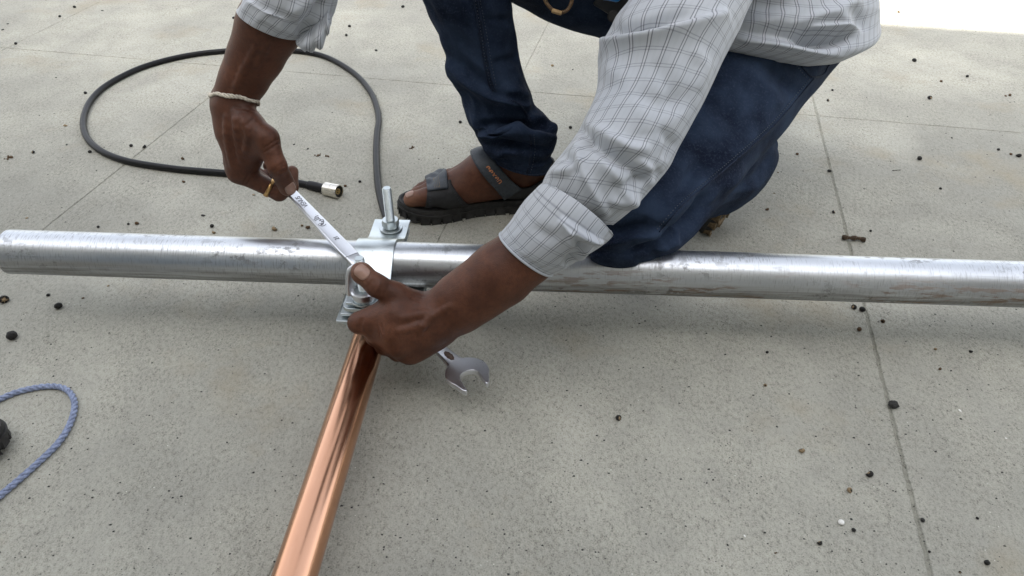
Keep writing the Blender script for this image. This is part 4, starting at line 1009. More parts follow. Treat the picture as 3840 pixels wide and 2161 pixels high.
# kneeling thigh
thL = [(2500, -60, 3230, 130, 1.27), (2530, 60, 3170, 215, 1.24), (2490, 190, 3098, 292, 1.205), (2440, 290, 3020, 388, 1.175), (2380, 390, 2944, 482, 1.145), (2310, 490, 2850, 588, 1.11), (2250, 590, 2760, 690, 1.075), (2200, 690, 2678, 790, 1.035), (2178, 780, 2612, 868, 1.005), (2172, 850, 2545, 925, .992), (2180, 895, 2480, 955, .985), (2192, 930, 2440, 974, .981), (2214, 956, 2400, 985, .979)]
fL = [([(3060, 285), (3000, 350), (2930, 432), (2850, 512), (2700, 642), (2560, 762), (2470, 862)], .0045, 15, 's'), ([(2480, 905), (2560, 860), (2620, 790), (2650, 720)], -.011, 22, 'r'), ([(2450, 935), (2530, 900), (2610, 840)], .009, 18, 's'), ([(2330, 960), (2420, 925), (2500, 880)], -.007, 16, 'r'), ([(2370, 905), (2450, 885), (2500, 870)], .006, 14, 'r'),
      ([(2640, 560), (2600, 660), (2520, 760)], -.004, 26, 'r'), ([(2880, 220), (2930, 300), (2980, 370)], -.005, 18, 'r'), ([(2800, 640), (2720, 700), (2660, 790)], .005, 18, 'r'), ([(2720, 690), (2690, 760), (2640, 800)], -.006, 14, 'r')]
fL += [([(2230, 930), (2320, 905), (2420, 870), (2470, 855)], .009, 16, 's'), ([(2260, 880), (2360, 850), (2440, 830)], -.007, 18, 'r'), ([(2540, 905), (2600, 850), (2640, 790)], -.008, 14, 'r'), ([(2430, 840), (2520, 800), (2600, 730)], .006, 18, 'r'), ([(2560, 690), (2620, 640), (2700, 560)], -.004, 24, 'r'), ([(2600, 330), (2720, 420), (2800, 480)], -.003, 34, 'r'), ([(2760, 240), (2860, 330), (2930, 400)], .004, 26, 'r')]
pL = loft(thL, 190, 150, 0.80, [(a, b * 1.4, c, d) for a, b, c, d in fL], 0.0030, (8, 30), 1.3, fade=(0, .08), capend=0.012)
# folded shin behind the thigh
shL_ = [(2420, 690, 2610, 830, 1.08), (2470, 620, 2700, 790, 1.13), (2530, 540, 2800, 760, 1.19), (2620, 490, 2885, 668, 1.235), (2680, 500, 2900, 612, 1.262), (2690, 590, 2868, 652, 1.275), (2700, 660, 2835, 690, 1.282), (2705, 720, 2790, 725, 1.285)]
pS = loft(shL_, 90, 90, 0.85, [([(2740, 700), (2800, 640), (2850, 560)], .008, 16, 'r'), ([(2760, 720), (2830, 660), (2890, 580)], -.006, 12, 'r')], 0.005, (12, 30), 5.5, capend=0.01)
# seat
seatst = [(2440, -170, 3150, -110, 1.20), (2450, -90, 3175, 0, 1.205), (2480, 0, 3170, 90, 1.21), (2520, 80, 3140, 170, 1.22), (2580, 150, 3080, 235, 1.22), (2680, 200, 2990, 272, 1.22)]
pH = loft(seatst, 60, 90, 0.86, (), 0.003, (8, 20), 2.2, bdir=(0, -1, 0), capend=0.01)
V, F, U = join([q[:3] for q in (pR, pT, pL, pS, pH)])
jeans = mesh_obj('jeans', V, F, 'denim', person, True, U); solid(jeans, 0.0016)
bvhJ = BVHTree.FromPolygons(V.tolist(), F.tolist())
def cast(px, py, bvh, lift=0.0):
    d = Vector(nrm(ray(px, py))); h_ = bvh.ray_cast(Vector(EYE), d)
    return None if h_[0] is None else np.array(h_[0] + (h_[1] if h_[1].dot(d) < 0 else -h_[1]) * lift)
def seam(name, pl, bvh, r, mat, parent, n=80, flat=0.45, lift=0.0006, dash=None):
    q = [cast(*p_, bvh, lift) for p_ in resample(catmull(pl, 60), n)]; q = [p_ for p_ in q if p_ is not None]
    q = np.array(q)
    if len(q) < 4: return None
    if dash is None: return tube(name, q, r, mat, parent, 8)
    V, F = [], []
    q = resample(q, max(8, int(np.linalg.norm(np.diff(q, axis=0), axis=1).sum() / 0.0024)))
    for i in range(0, len(q) - 1, 2):
        v, f = tube_geo(np.stack([q[i], q[i] * .3 + q[i + 1] * .7]), r, 5); k = len(V); V += list(v); F += [[j + k for j in g] for g in f]
    return mesh_obj(name, V, F, mat, parent, True)
seam('side_seam', [(1776, 2), (1786, 60), (1801, 150), (1816, 240), (1836, 320), (1850, 345)], bvhJ, 0.0014, 'denim_seam', jeans)
seam('stitching', [(1783, 2), (1793, 60), (1808, 150), (1823, 240), (1842, 320)], bvhJ, 0.0006, 'stitch', jeans, dash=1)
seam('side_seam', [(1790, 2), (1800, 60), (1815, 150), (1830, 240), (1848, 320), (1862, 345)], bvhJ, 0.0016, 'denim_seam', jeans)
seam('stitching', [(1800, 2), (1812, 60), (1828, 150), (1843, 240), (1860, 320)], bvhJ, 0.0005, 'stitch', jeans, dash=1)
seam('side_seam', [(1915, 378), (1950, 395), (1975, 430), (1990, 455)], bvhJ, 0.0016, 'denim_seam', jeans)
seam('side_seam', [(1988, 505), (1992, 560), (1985, 610), (1975, 648)], bvhJ, 0.0014, 'denim_seam', jeans)
seam('stitching', [(2002, 505), (2006, 560), (1999, 610), (1989, 648)], bvhJ, 0.0005, 'stitch', jeans, dash=1)
seam('side_seam', [(3050, 296), (3000, 356), (2930, 440), (2850, 520), (2700, 650), (2560, 770), (2472, 870)], bvhJ, 0.0010, 'denim_seam', jeans)
seam('stitching', [(3040, 290), (2990, 350), (2920, 434), (2840, 514), (2690, 644), (2550, 764), (2462, 862)], bvhJ, 0.00055, 'stitch', jeans, 160, dash=1)
seam('pocket_edge', [(2950, 190), (2985, 225), (3015, 262), (3040, 290)], bvhJ, 0.0016, 'denim_seam', jeans)
seam('stitching', [(2938, 195), (2973, 230), (3003, 268), (3028, 296)], bvhJ, 0.0006, 'stitch', jeans, dash=1)
seam('pocket_edge', [(3040, 290), (3070, 288), (3090, 275), (3100, 255), (3110, 240)], bvhJ, 0.0013, 'denim_seam', jeans)
# hem of the trouser leg
hemR = pR[3]['G'][-1]; tube('hem', np.vstack([hemR, hemR[:1]]), 0.0022, 'denim_seam', jeans, 8, False)
hemR2 = pR[3]['G'][-9]; 

# ================================================================== shirt
slL = [(2620, -420, 3050, -260, 1.02), (2500, -230, 2930, -140, .985), (2395, -60, 2850, -40, .95), (2345, 40, 2806, 40, .932), (2285, 120, 2765, 120, .916), (2246, 205, 2718, 215, .902), (2243, 290, 2672, 310, .892), (2228, 370, 2632, 395, .884), (2190, 440, 2588, 475, .878), (2152, 510, 2545, 552, .873), (2104, 580, 2502, 636, .870), (2056, 645, 2448, 705, .868), (2030, 704, 2380, 780, .869, .72), (2012, 745, 2300, 845, .873, .62)]
fS = [([(2249, 152), (2330, 158), (2420, 146), (2600, 92), (2730, 40)], .018, 34, 's'), ([(2262, 112), (2340, 112), (2430, 98), (2590, 48)], -.012, 24, 'r'),
      ([(2167, 530), (2190, 640), (2232, 722), (2286, 808)], .010, 20, 's'), ([(2190, 520), (2250, 552), (2310, 596), (2380, 640), (2420, 690)], -.012, 20, 'r'), ([(2215, 470), (2290, 525), (2360, 560), (2440, 560)], .010, 24, 'r'),
      ([(2160, 470), (2195, 500), (2230, 540)], -.009, 14, 'r'), ([(2250, 600), (2310, 660), (2360, 740), (2380, 780)], .009, 20, 'r'), ([(2300, 690), (2340, 700), (2400, 680), (2480, 640)], -.009, 18, 'r'), ([(2270, 745), (2330, 760), (2400, 730)], .008, 18, 'r'),
      ([(2110, 580), (2150, 610), (2165, 660)], -.007, 14, 'r'), ([(2060, 650), (2130, 640), (2190, 600)], .006, 16, 'r'), ([(2300, 300), (2380, 360), (2480, 390), (2600, 360)], -.006, 40, 'r'), ([(2260, 240), (2330, 300), (2400, 400), (2420, 500)], .006, 40, 'r'), ([(2460, 230), (2520, 330), (2540, 430)], -.005, 34, 'r'), ([(2600, 180), (2640, 250), (2610, 340)], .005, 26, 'r'), ([(2480, 480), (2520, 540), (2490, 600)], -.006, 20, 'r'), ([(2390, 600), (2440, 640), (2440, 700)], .006, 16, 'r')]
slL = [q if len(q) == 6 else (*q, .80) for q in slL]
sL = loft(slL, 230, 170, 0.80, [(a, b * (1.0 if i < 3 else .78), c, d) for i, (a, b, c, d) in enumerate(fS)], 0.0020, (9, 26), 9.3, uref=0.066, twist=-0.10)
# rolled cuff, a second layer over the sleeve end
cuL = [(2030, 690, 2296, 888, .868, .84), (2012, 706, 2282, 900, .868, .92), (1983, 737, 2262, 914, .871, .96), (1952, 775, 2215, 945, .877, .99), (1920, 818, 2160, 980, .884, 1.02), (1893, 852, 2112, 1010, .890, 1.04), (1877, 874, 2070, 1032, .893, 1.05)]
fC = [([(2100, 824), (2140, 870), (2160, 930), (2150, 970)], .009, 16, 's'), ([(2108, 818), (2180, 872), (2262, 905)], .011, 18, 's'), ([(2175, 900), (2150, 960), (2120, 1000)], -.008, 16, 'r'), ([(2210, 905), (2185, 940), (2160, 975)], .007, 14, 'r'), ([(1990, 850), (2040, 880), (2090, 900)], -.003, 26, 'r'), ([(2130, 860), (2175, 880), (2240, 903)], .006, 10, 'r')]
cL = loft(cuL, 110, 170, 0.8, fC, 0.0014, (12, 26), 4.4, uref=0.060, twist=0.05, fade=(.15, .25))
# far arm: cuff hanging at the top of the picture
slR = [(908, 28, 1112, 150, .942, 1.10), (916, 14, 1128, 146, .940, 1.10), (926, -6, 1158, 134, .937, 1.08), (938, -30, 1205, 100, .932, 1.05), (955, -60, 1240, 60, .925, .95), (985, -130, 1268, -15, .912, .92), (1030, -220, 1310, -110, .900, .9), (1110, -330, 1400, -240, .91, .9), (1260, -480, 1540, -390, .95, .9), (1480, -620, 1740, -500, .97, .95), (1700, -740, 1960, -580, .98, 1.0)]
fRs = [([(1120, 140), (1160, 80), (1200, 20), (1215, -10)], -.009, 18, 'r'), ([(1130, 165), (1190, 120), (1235, 60)], .010, 16, 'r'), ([(1090, 60), (1140, 20), (1180, -30)], .006, 22, 'r'), ([(980, 20), (1050, 60), (1110, 95)], -.003, 22, 'r')]
sR = loft(slR, 170, 130, 0.9, fRs, 0.0030, (12, 26), 6.1, uref=0.060, twist=-0.15, fade=(.14, 0))
# hanging corner of the rolled sleeve
fl0 = [(1112, 150, .925), (1165, 110, .918), (1215, 60, .915), (1236, 30, .915)]; fl1 = [(1135, 176, .930), (1160, 192, .925), (1208, 168, .920), (1238, 98, .918)]
a_, b_ = catmull([P(*q) for q in fl0], 24), catmull([P(*q) for q in fl1], 24); Gf = []
for i in range(24):
    for j in range(12):
        s = j / 11; Gf.append(a_[i] * (1 - s) + b_[i] * s + np.array([0.0, 0.004 * math.sin(i * .8) * s - 0.012 * math.sin(s * math.pi), 0.003 * math.sin(i * 1.1 + 1) * s]))
Gf = np.array(Gf); UF = np.array([(0.004 + i * .0026 + j * .0002, j * .0019 + i * 0.001) for i in range(24) for j in range(12)]); FF = grid_faces(24, 12)
# back and flank with the hem hanging over the hips
tor = [(2420, 20, 3165, 176, 1.205, .88), (2416, 8, 3185, 172, 1.203, .92), (2410, -12, 3225, 150, 1.20, .95), (2404, -36, 3272, 122, 1.198, .96), (2398, -60, 3290, 95, 1.196, .96), (2392, -80, 3285, 60, 1.194, .95), (2380, -130, 3280, 10, 1.192, .93), (2340, -210, 3270, -90, 1.18, .90), (2190, -340, 3150, -270, 1.13, .84), (2000, -490, 3010, -460, 1.06, .76), (1850, -650, 2860, -640, 1.0, .66), (1770, -800, 2740, -790, .94, .52), (1900, -900, 2560, -900, .92, .42)]
fT = [([(2990, 128), (3060, 150), (3130, 148), (3190, 120)], -.022, 24, 'r'), ([(2950, 100), (3050, 60), (3150, 20), (3220, -10)], .014, 30, 's'), ([(3020, 110), (3120, 100), (3230, 110)], .010, 20, 's'), ([(2800, 128), (2900, 120), (3000, 145), (3100, 190)], -.008, 18, 'r'), ([(2770, 100), (2880, 80), (2980, 30), (3060, -20)], .008, 26, 'r'), ([(2840, 40), (2960, 20), (3060, -30)], -.008, 22, 'r'), ([(3120, 40), (3160, 90), (3170, 130)], .010, 20, 'r'), ([(3190, 20), (3220, 70), (3230, 120)], -.006, 18, 'r'), ([(2760, 150), (2900, 165), (3040, 190), (3160, 212)], .004, 9, 'r')]
for k in range(14): fT.append(([(2775 + k * 29, 166 + k * 4.4), (2783 + k * 29, 148 + k * 4.4)], .0022 * (1 if k % 2 else -1), 9, 'r'))
tB = loft(tor, 190, 200, 0.75, fT, 0.005, (9, 26), 8.8, uref=0.165, twist=0.25, fade=(.06, 0), bdir=(0.0, -1, 0.0))
V, F, U = join([q[:3] for q in (sL, cL, sR, tB)] + [(Gf, FF, UF[FF].reshape(-1, 2))])
shirt = mesh_obj('shirt', V, F, 'plaid_cotton', person, True, U); solid(shirt, 0.0011)
hemT = tB[3]['G'][1]; tube('shirt_hem', resample(np.vstack([hemT, hemT[:1]]), 160), 0.0016, 'plaid_cotton', shirt, 8, False)
hemC = cL[3]['G'][-1]; tube('cuff_edge', resample(np.vstack([hemC, hemC[:1]]), 120), 0.0014, 'plaid_cotton', shirt, 8, False)
# necklace of wooden beads hanging from the neck, pouch at the belt
nb = [P(2020, -90, 1.06), P(2036, -20, 1.062), P(2050, 12, 1.063), P(2070, 35, 1.064), P(2095, 47, 1.064), P(2122, 42, 1.064), P(2138, 22, 1.063), P(2146, -5, 1.062), P(2150, -60, 1.06)]
nl = resample(catmull(nb, 120), 44)
nk_o = None
for i, p_ in enumerate(nl):
    if 20 <= i <= 25: continue
    t_ = nrm(nl[min(i + 1, 43)] - nl[max(i - 1, 0)])
    o = lathe('bead', [(-.0022, 0), (-.0022, .0016), (-.0012, .0026), (.0012, .0026), (.0022, .0016), (.0022, 0)], p_, t_, 'wood_bead', None, 10, 60) if nk_o else lathe('necklace', [(-.0022, 0), (-.0022, .0016), (-.0012, .0026), (.0012, .0026), (.0022, .0016), (.0022, 0)], p_, t_, 'wood_bead', None, 10, 60)
    if nk_o is None: nk_o = to_parent(o, person)
    else: to_parent(o, nk_o)
t_ = nrm(nl[26] - nl[19]); lathe('long_bead', [(-.0072, 0), (-.0072, .0022), (-.006, .0032), (.006, .0032), (.0072, .0022), (.0072, 0)], (nl[22] + nl[23]) / 2, t_, 'wood_pale', nk_o, 14)
bm = bmesh.new(); pc = P(2335, -10, 1.13); pm_ = frame_mat(pc, P(2400, 30, 1.13) - P(2270, -50, 1.13), z=EYE - pc); box_bm(bm, (0.070, 0.060, 0.022), pm_, 0.006, 3); po = bm_obj('belt_pouch', bm, 'pouch_black', person, True, rad(40))
bm = bmesh.new(); box_bm(bm, (0.030, 0.016, 0.016), frame_mat(P(2290, -18, 1.105), P(2330, 8, 1.105) - P(2262, -4, 1.105), z=EYE - pc), 0.006, 3); bm_obj('lid', bm, 'blue_plastic', po, True, rad(40))
lathe('press_stud', [(-.002, 0), (-.002, .0085), (.002, .0085), (.004, .006), (.004, 0)], P(2300, 62, 1.10), EYE - P(2300, 62, 1.1), 'connector_black', po, 20)
# ---- trunk, neck, head and legs under the clothes
BD = Sdf()
che = tB[3]['C'][-20]; nk = np.array([.060, 1.055, .705]); BD.cap(tB[3]['C'][-14], nk, .058, .056, .04)
hc = nk + np.array([-.060, -.055, .070]); fwd = nrm(np.array([-.62, -.35, -.70])); BD.ell(hc, (.098, .078, .105), None, .04)
BD.cap(hc + fwd * .05, hc + fwd * .082 + np.array([0, 0, -.02]), .056, .030, .03); BD.cap(hc + fwd * .098, hc + fwd * .112 + np.array([-.012, -.01, -.012]), .012, .011, .012)
for s in (-1, 1):
    e = nrm(np.cross(fwd, (0, 0, 1))) * s; BD.ell(hc + e * .080, (.018, .010, .026), None, .010)
def limb(lf, k=0.62, step=8, s0=0, s1=None):
    """limb inside its garment: centre line and girth of the loft"""
    C_, G_ = lf[3]['C'], lf[3]['G']; n_ = len(C_); idx = list(range(s0, s1 or n_, step)); rr = [np.percentile(np.linalg.norm(G_[i] - C_[i], axis=1), 12) * k for i in idx]
    for a, b, ra, rb in zip(idx, idx[1:], rr, rr[1:]): BD.cap(C_[a], C_[b], ra, rb, .03)
limb(pR, .55, 12, 6, 112); limb(pT, .45, 8, 8, 70); limb(pL, .50, 8, 14, 118); limb(pS, .45, 8, 34, 60); limb(pH, .40, 8, 8, 50)
limb(sL, .40, 12, 0, 190); limb(sR, .50, 12, 40); limb(tB, .52, 12, 40)
BD.cap(sL[3]['C'][0], tB[3]['C'][150], .045, .06, .05); BD.cap(sR[3]['C'][-1], tB[3]['C'][165], .045, .06, .05)
BD.cap(pR[3]['C'][110], footw((.050, 0, .09)), .024, .030, .03); BD.cap(pS[3]['C'][56], lfootw((.05, 0, .09)), .028, .030, .03)
parts = []
for S_, h_ in ((LH, 0.00135), (RH, 0.00135), (BD, 0.0075)): parts.append(S_.mesh(h_))
fv, ff = FOOT.mesh(0.0016); parts.append((footw(fv), ff)); fl = fv * np.array([1, 1, 1]); parts.append((lfootw(fl), ff[:, ::-1]))
V, F, o_ = [], [], 0
for v, f in parts: V.append(v); F.append(f + o_); o_ += len(v)
V = np.vstack(V); F = np.vstack(F)
tints += [(footw((0.243, 0.025, 0.017)), 0.020, 0.75), (footw((0.2, -0.0, 0.0)), 0.03, 0.25)]
ti = np.zeros(len(V))
for c, r, a in tints: ti = np.maximum(ti, a * np.exp(-(np.linalg.norm(V - c, axis=1) / r) ** 2.5))
body = mesh_obj('body', V, F, 'skin', person, True, None, {'tint': ti})
def nail(S, c, axis, n, hl, hw, parent=body, tr=None):
    """curved plate lying on the finger surface"""
    axis = nrm(axis); n = nrm(n - axis * (n @ axis)); s = np.cross(axis, n); nu, nvv = 13, 11; V = []
    for i in range(nu):
        for j in range(nvv):
            a = -1 + 2 * i / (nu - 1); b = -1 + 2 * j / (nvv - 1)
            b2 = b * (1 - 0.16 * abs(a) ** 3) ; lim = math.sqrt(max(0, 1 - 0.42 * b * b))
            q = c + axis * (a * hl * lim) + s * (b2 * hw) + n * 0.014; 
            for _ in range(40):
                d = float(S(q)); q = q - n * d
                if d < 1e-5: break
            edge = max(abs(a), abs(b)) ; V.append(q + n * (0.0006 * (1 - edge ** 6) - 0.0001 + (0.0008 if a > 0.9 else 0)))
    V = np.array(V); V = V if tr is None else tr(V)
    o = mesh_obj('nail', V, grid_faces(nu, nvv), 'nail', parent, True); solid(o, 0.0005, 0.0); return o
for q in nails: nail(*q)
nail(FOOT, np.array((0.2425, 0.0255, 0.030)), np.array((1, 0, -.12)), np.array((0.15, 0.05, 1.0)), 0.0072, 0.0085, body, footw)
# hair
HR = Sdf(); HR.ell(hc - fwd * .016 + np.array([0, 0, .012]), (.103, .085, .108), None, .01); hv, hf = HR.mesh(0.006)
keep = ((hv - hc) @ fwd) < 0.045; km = keep[hf].all(1); mesh_obj('hair', hv, hf[km], 'hair', person, True)

# ---- bracelet of cotton thread, gold ring
wc = P(880, 372, .998); wu = nrm(P(968, 390, .998) - P(795, 356, .998)); wr_ = nrm(ray(880, 372)); wa = nrm(np.cross(wu, wr_) + 0.10 * wr_); wu = nrm(wu - wa * (wu @ wa))
if wa[2] < 0: wa = -wa
wv = np.cross(wa, wu)
def surf_from(S, o, d, t0=0.06):
    lo, hi = 0.0, t0
    for _ in range(26):
        m = (lo + hi) / 2
        if float(S(o + d * m)) < 0: lo = m
        else: hi = m
    return o + d * hi
RHm = Sdf(); RHm.p = [q for q in RH.p if not q[6]]
LHm = Sdf(); LHm.p = [q for q in LH.p if not q[6]]
loop = []
for a in np.linspace(0, 2 * math.pi, 49)[:-1]:
    d = wu * math.cos(a) + wv * math.sin(a); p_ = surf_from(RHm, wc, d); loop.append(p_ + d * 0.0010)
loop = np.array(loop + loop[:1]); base = resample(catmull(loop, 240), 260)
T_ = nrm(np.gradient(base, axis=0)); outd = nrm(base - base.mean(0)); bn = np.cross(T_, outd)
ph = np.linspace(0, 2 * math.pi * 11, len(base)) + 1.2 * np.sin(np.linspace(0, 31, len(base))); base = base + bn * (0.0007 * np.sin(np.linspace(0, 43, len(base))))[:, None]
for k in range(3):
    a = ph + k * 2.094; pl = base + outd * (0.0010 * np.cos(a))[:, None] + bn * ((0.0015 + .0005 * np.sin(ph * .37)) * np.sin(a))[:, None]
    (tube('bracelet', pl, 0.00148, 'thread_white', person, 8, False) if k == 0 else tube('thread', pl, 0.00148, 'thread_white', bpy.data.objects['bracelet'], 8, False))
fa = nrm(p2_[2] - m2[2]); rcn = m2[2] + (p2_[2] - m2[2]) * 0.77; ru = nrm(np.cross(fa, EYE - rcn)); rv = np.cross(fa, ru)
rows = []
for a in np.linspace(0, 2 * math.pi, 49)[:-1]:
    d = ru * math.cos(a) + rv * math.sin(a); w_ = 0.0026 + 0.0022 * max(0, math.cos(a - 0.5)) ** 2
    row = []
    for l, r in ((-w_, .0004), (-w_ * .7, .0014), (0, .0019), (w_ * .7, .0014), (w_, .0004), (0, -.0010)):
        c_ = rcn + fa * l; row.append(c_ + d * (np.interp((c_ - m2[2]) @ fa / np.linalg.norm(p2_[2] - m2[2]), [0, 1], [fr[2][0] * .95, fr[2][1]]) + r))
    rows.append(row)
mesh_obj('finger_ring', np.array(rows).reshape(-1, 3), grid_faces(48, 6, True, True), 'gold', person, True)
# ================================================================== coaxial cable with connector
CBR = 0.0063
cpx = [(1480, 905), (1462, 850), (1440, 790), (1422, 720), (1413, 640), (1411, 560), (1414, 500), (1420, 450), (1412, 400), (1392, 350), (1352, 297), (1300, 255), (1230, 217), (1160, 198), (1080, 189), (1000, 186), (920, 187), (840, 192), (760, 200), (680, 213), (600, 232), (520, 258), (440, 296), (380, 335), (340, 378), (318, 425), (312, 470), (325, 515), (358, 552), (410, 582), (480, 605), (560, 620), (660, 634), (760, 643), (860, 651), (960, 661), (1060, 676), (1120, 687), (1160, 695)]
cpt = np.array([onz(x, y, CBR) for x, y in cpx]); cpt[:3, 2] = CBR
cab = tube('coaxial_cable', resample(catmull(cpt, 400), 420), CBR, 'cable_black', None, 20)
tag(cab, 'thick black coaxial cable lying in a big loop behind the steel pipe', 'cable')
e0 = onz(1158, 694.5, CBR); e1 = onz(1272, 719, 0.0120); e1[2] = 0.0118; ed = nrm(e1 - e0)
lathe('heatshrink_sleeve', [(0, .0074), (0.001, .0083), (.020, .0085), (.024, .0079), (.036, .0080), (.0385, .0100), (.040, .0100)], e0, ed, 'cable_black', cab, 28)
con = lathe('connector', [(.039, .0090), (.039, .0118), (.0398, .0124), (.0545, .0124), (.0550, .0120), (.0553, .0120), (.0557, .0123), (.0680, .0123), (.0692, .0118), (.0692, .0103), (.0600, .0101), (.0600, .0)], e0, ed, 'nickel', cab, 40)
lathe('insulator', [(.0602, 0), (.0602, .0099), (.0640, .0099), (.0640, .0)], e0, ed, 'connector_black', con, 28)
lathe('contact_ring', [(.0640, .0040), (.0640, .0050), (.0672, .0050), (.0672, .0040), (.0642, .0040)], e0, ed, 'brass', con, 24)
lathe('pin', [(.0640, .0), (.0640, .0011), (.0668, .0011), (.0680, .0004), (.0680, 0)], e0, ed, 'brass', con, 12)
mk = onz(1412, 600, CBR)
for k, yy in enumerate((560, 582, 598, 618)):                # scuffs on the jacket
    q = onz(1409, yy, CBR * 1.7); o = mesh_obj('scuff', [q + np.array([dx, dy, 0.0006 + 0.0004 * (i % 2)]) for i, (dx, dy) in enumerate(((-.002, -.002), (.003, .0), (.002, .004), (-.002, .003)))], [(0, 1, 2, 3)], 'pebble_white', cab, False); solid(o, .0005)

# ================================================================== blue rope
RR = 0.0037
rp = [(-160, 1590), (-90, 1540), (0, 1497), (60, 1472), (110, 1459), (165, 1450), (215, 1450), (250, 1462), (272, 1487), (280, 1520), (272, 1565), (250, 1615), (215, 1665), (165, 1715), (110, 1765), (55, 1813), (0, 1860), (-60, 1915), (-140, 1990)]
rpt = resample(catmull(np.array([onz(x, y, RR) for x, y in rp]), 500), 700); t_, n_, b_ = frames(rpt)
rope = None; Lr = np.r_[0, np.cumsum(np.linalg.norm(np.diff(rpt, axis=0), axis=1))]
for k in range(3):
    a = Lr / 0.0235 * 2 * math.pi + k * 2 * math.pi / 3
    pl = rpt + (n_ * np.cos(a)[:, None] + b_ * np.sin(a)[:, None]) * RR * 0.52
    o = tube('blue_rope' if k == 0 else 'strand', pl, RR * 0.55, 'rope_blue', None, 10)
    if k == 0: rope = o; tag(o, 'twisted blue grey rope looping in from the left edge', 'rope')
    else: to_parent(o, rope)

# ================================================================== litter on the concrete
def lump(seed, kind):
    rg = random.Random(seed); bm = bmesh.new()
    if kind in ('pellet', 'pebble', 'stone'):
        bmesh.ops.create_icosphere(bm, subdivisions=3, radius=0.5); o = Vector((rg.random() * 9, rg.random() * 9, rg.random() * 9)); am = {'pellet': .13, 'pebble': .10, 'stone': .30}[kind]
        for v in bm.verts:
            n = v.co.normalized(); k = 1 + am * noise.noise(n * 1.6 + o) + am * .5 * noise.noise(n * 4 + o); v.co = n * 0.5 * k; v.co.z *= {'pellet': .82, 'pebble': .62, 'stone': .7}[kind]
            if kind == 'pellet': v.co.x *= 1.12
    elif kind == 'husk':                                      # split seed case, hollow towards one side
        bmesh.ops.create_icosphere(bm, subdivisions=3, radius=0.5); o = Vector((rg.random() * 9, 1, 2)); d = Vector((rg.uniform(-1, 1), -.8, .5)).normalized()
        for v in bm.verts:
            n = v.co.normalized(); k = 1 + .16 * noise.noise(n * 2 + o); c = n.dot(d)
            if c > .45 + .12 * noise.noise(n * 3 + o): k *= .52
            v.co = n * .5 * k; v.co.z *= .72
        for f in bm.faces:
            if f.calc_center_median().normalized().dot(d) > .52: f.material_index = 1
    elif kind == 'crumb':
        for q in range(7):
            r = bmesh.ops.create_icosphere(bm, subdivisions=1, radius=rg.uniform(.10, .22)); off = Vector((rg.gauss(0, .28), rg.gauss(0, .2), 0))
            for v in r['verts']: v.co = v.co * (1 + rg.uniform(-.25, .25)); v.co.z = max(v.co.z * .8, -.1); v.co += off
    elif kind == 'flake':
        n = 9; pts = [(math.cos(a) * .5 * rg.uniform(.6, 1), math.sin(a) * .34 * rg.uniform(.6, 1)) for a in np.linspace(0, 2 * math.pi, n, endpoint=False)]
        f = bm.faces.new([bm.verts.new((x, y, .05 * math.sin(5 * x))) for x, y in pts]); r = bmesh.ops.extrude_face_region(bm, geom=[f]); bmesh.ops.translate(bm, vec=(0, 0, .12), verts=[g for g in r['geom'] if isinstance(g, bmesh.types.BMVert)])
    elif kind == 'twig':
        pl = [(x, .010 * math.sin(6 * x), .008 * math.cos(4 * x)) for x in np.linspace(-.5, .5, 10)]; v, f = tube_geo(pl, [.035 + .012 * math.sin(i * 1.7) for i in range(10)], 7); vv = [bm.verts.new(q) for q in v]
        for q in f: bm.faces.new([vv[i] for i in q])
    bmesh.ops.recalc_face_normals(bm, faces=bm.faces)
    me = bpy.data.meshes.new(kind); bm.to_mesh(me); bm.free(); me.polygons.foreach_set('use_smooth', np.full(len(me.polygons), kind in ('pellet', 'pebble'))); return me
B_, N_, T_2, W_h = 'pellet_black', 'pellet_brown', 'husk_tan', 'pebble_white'
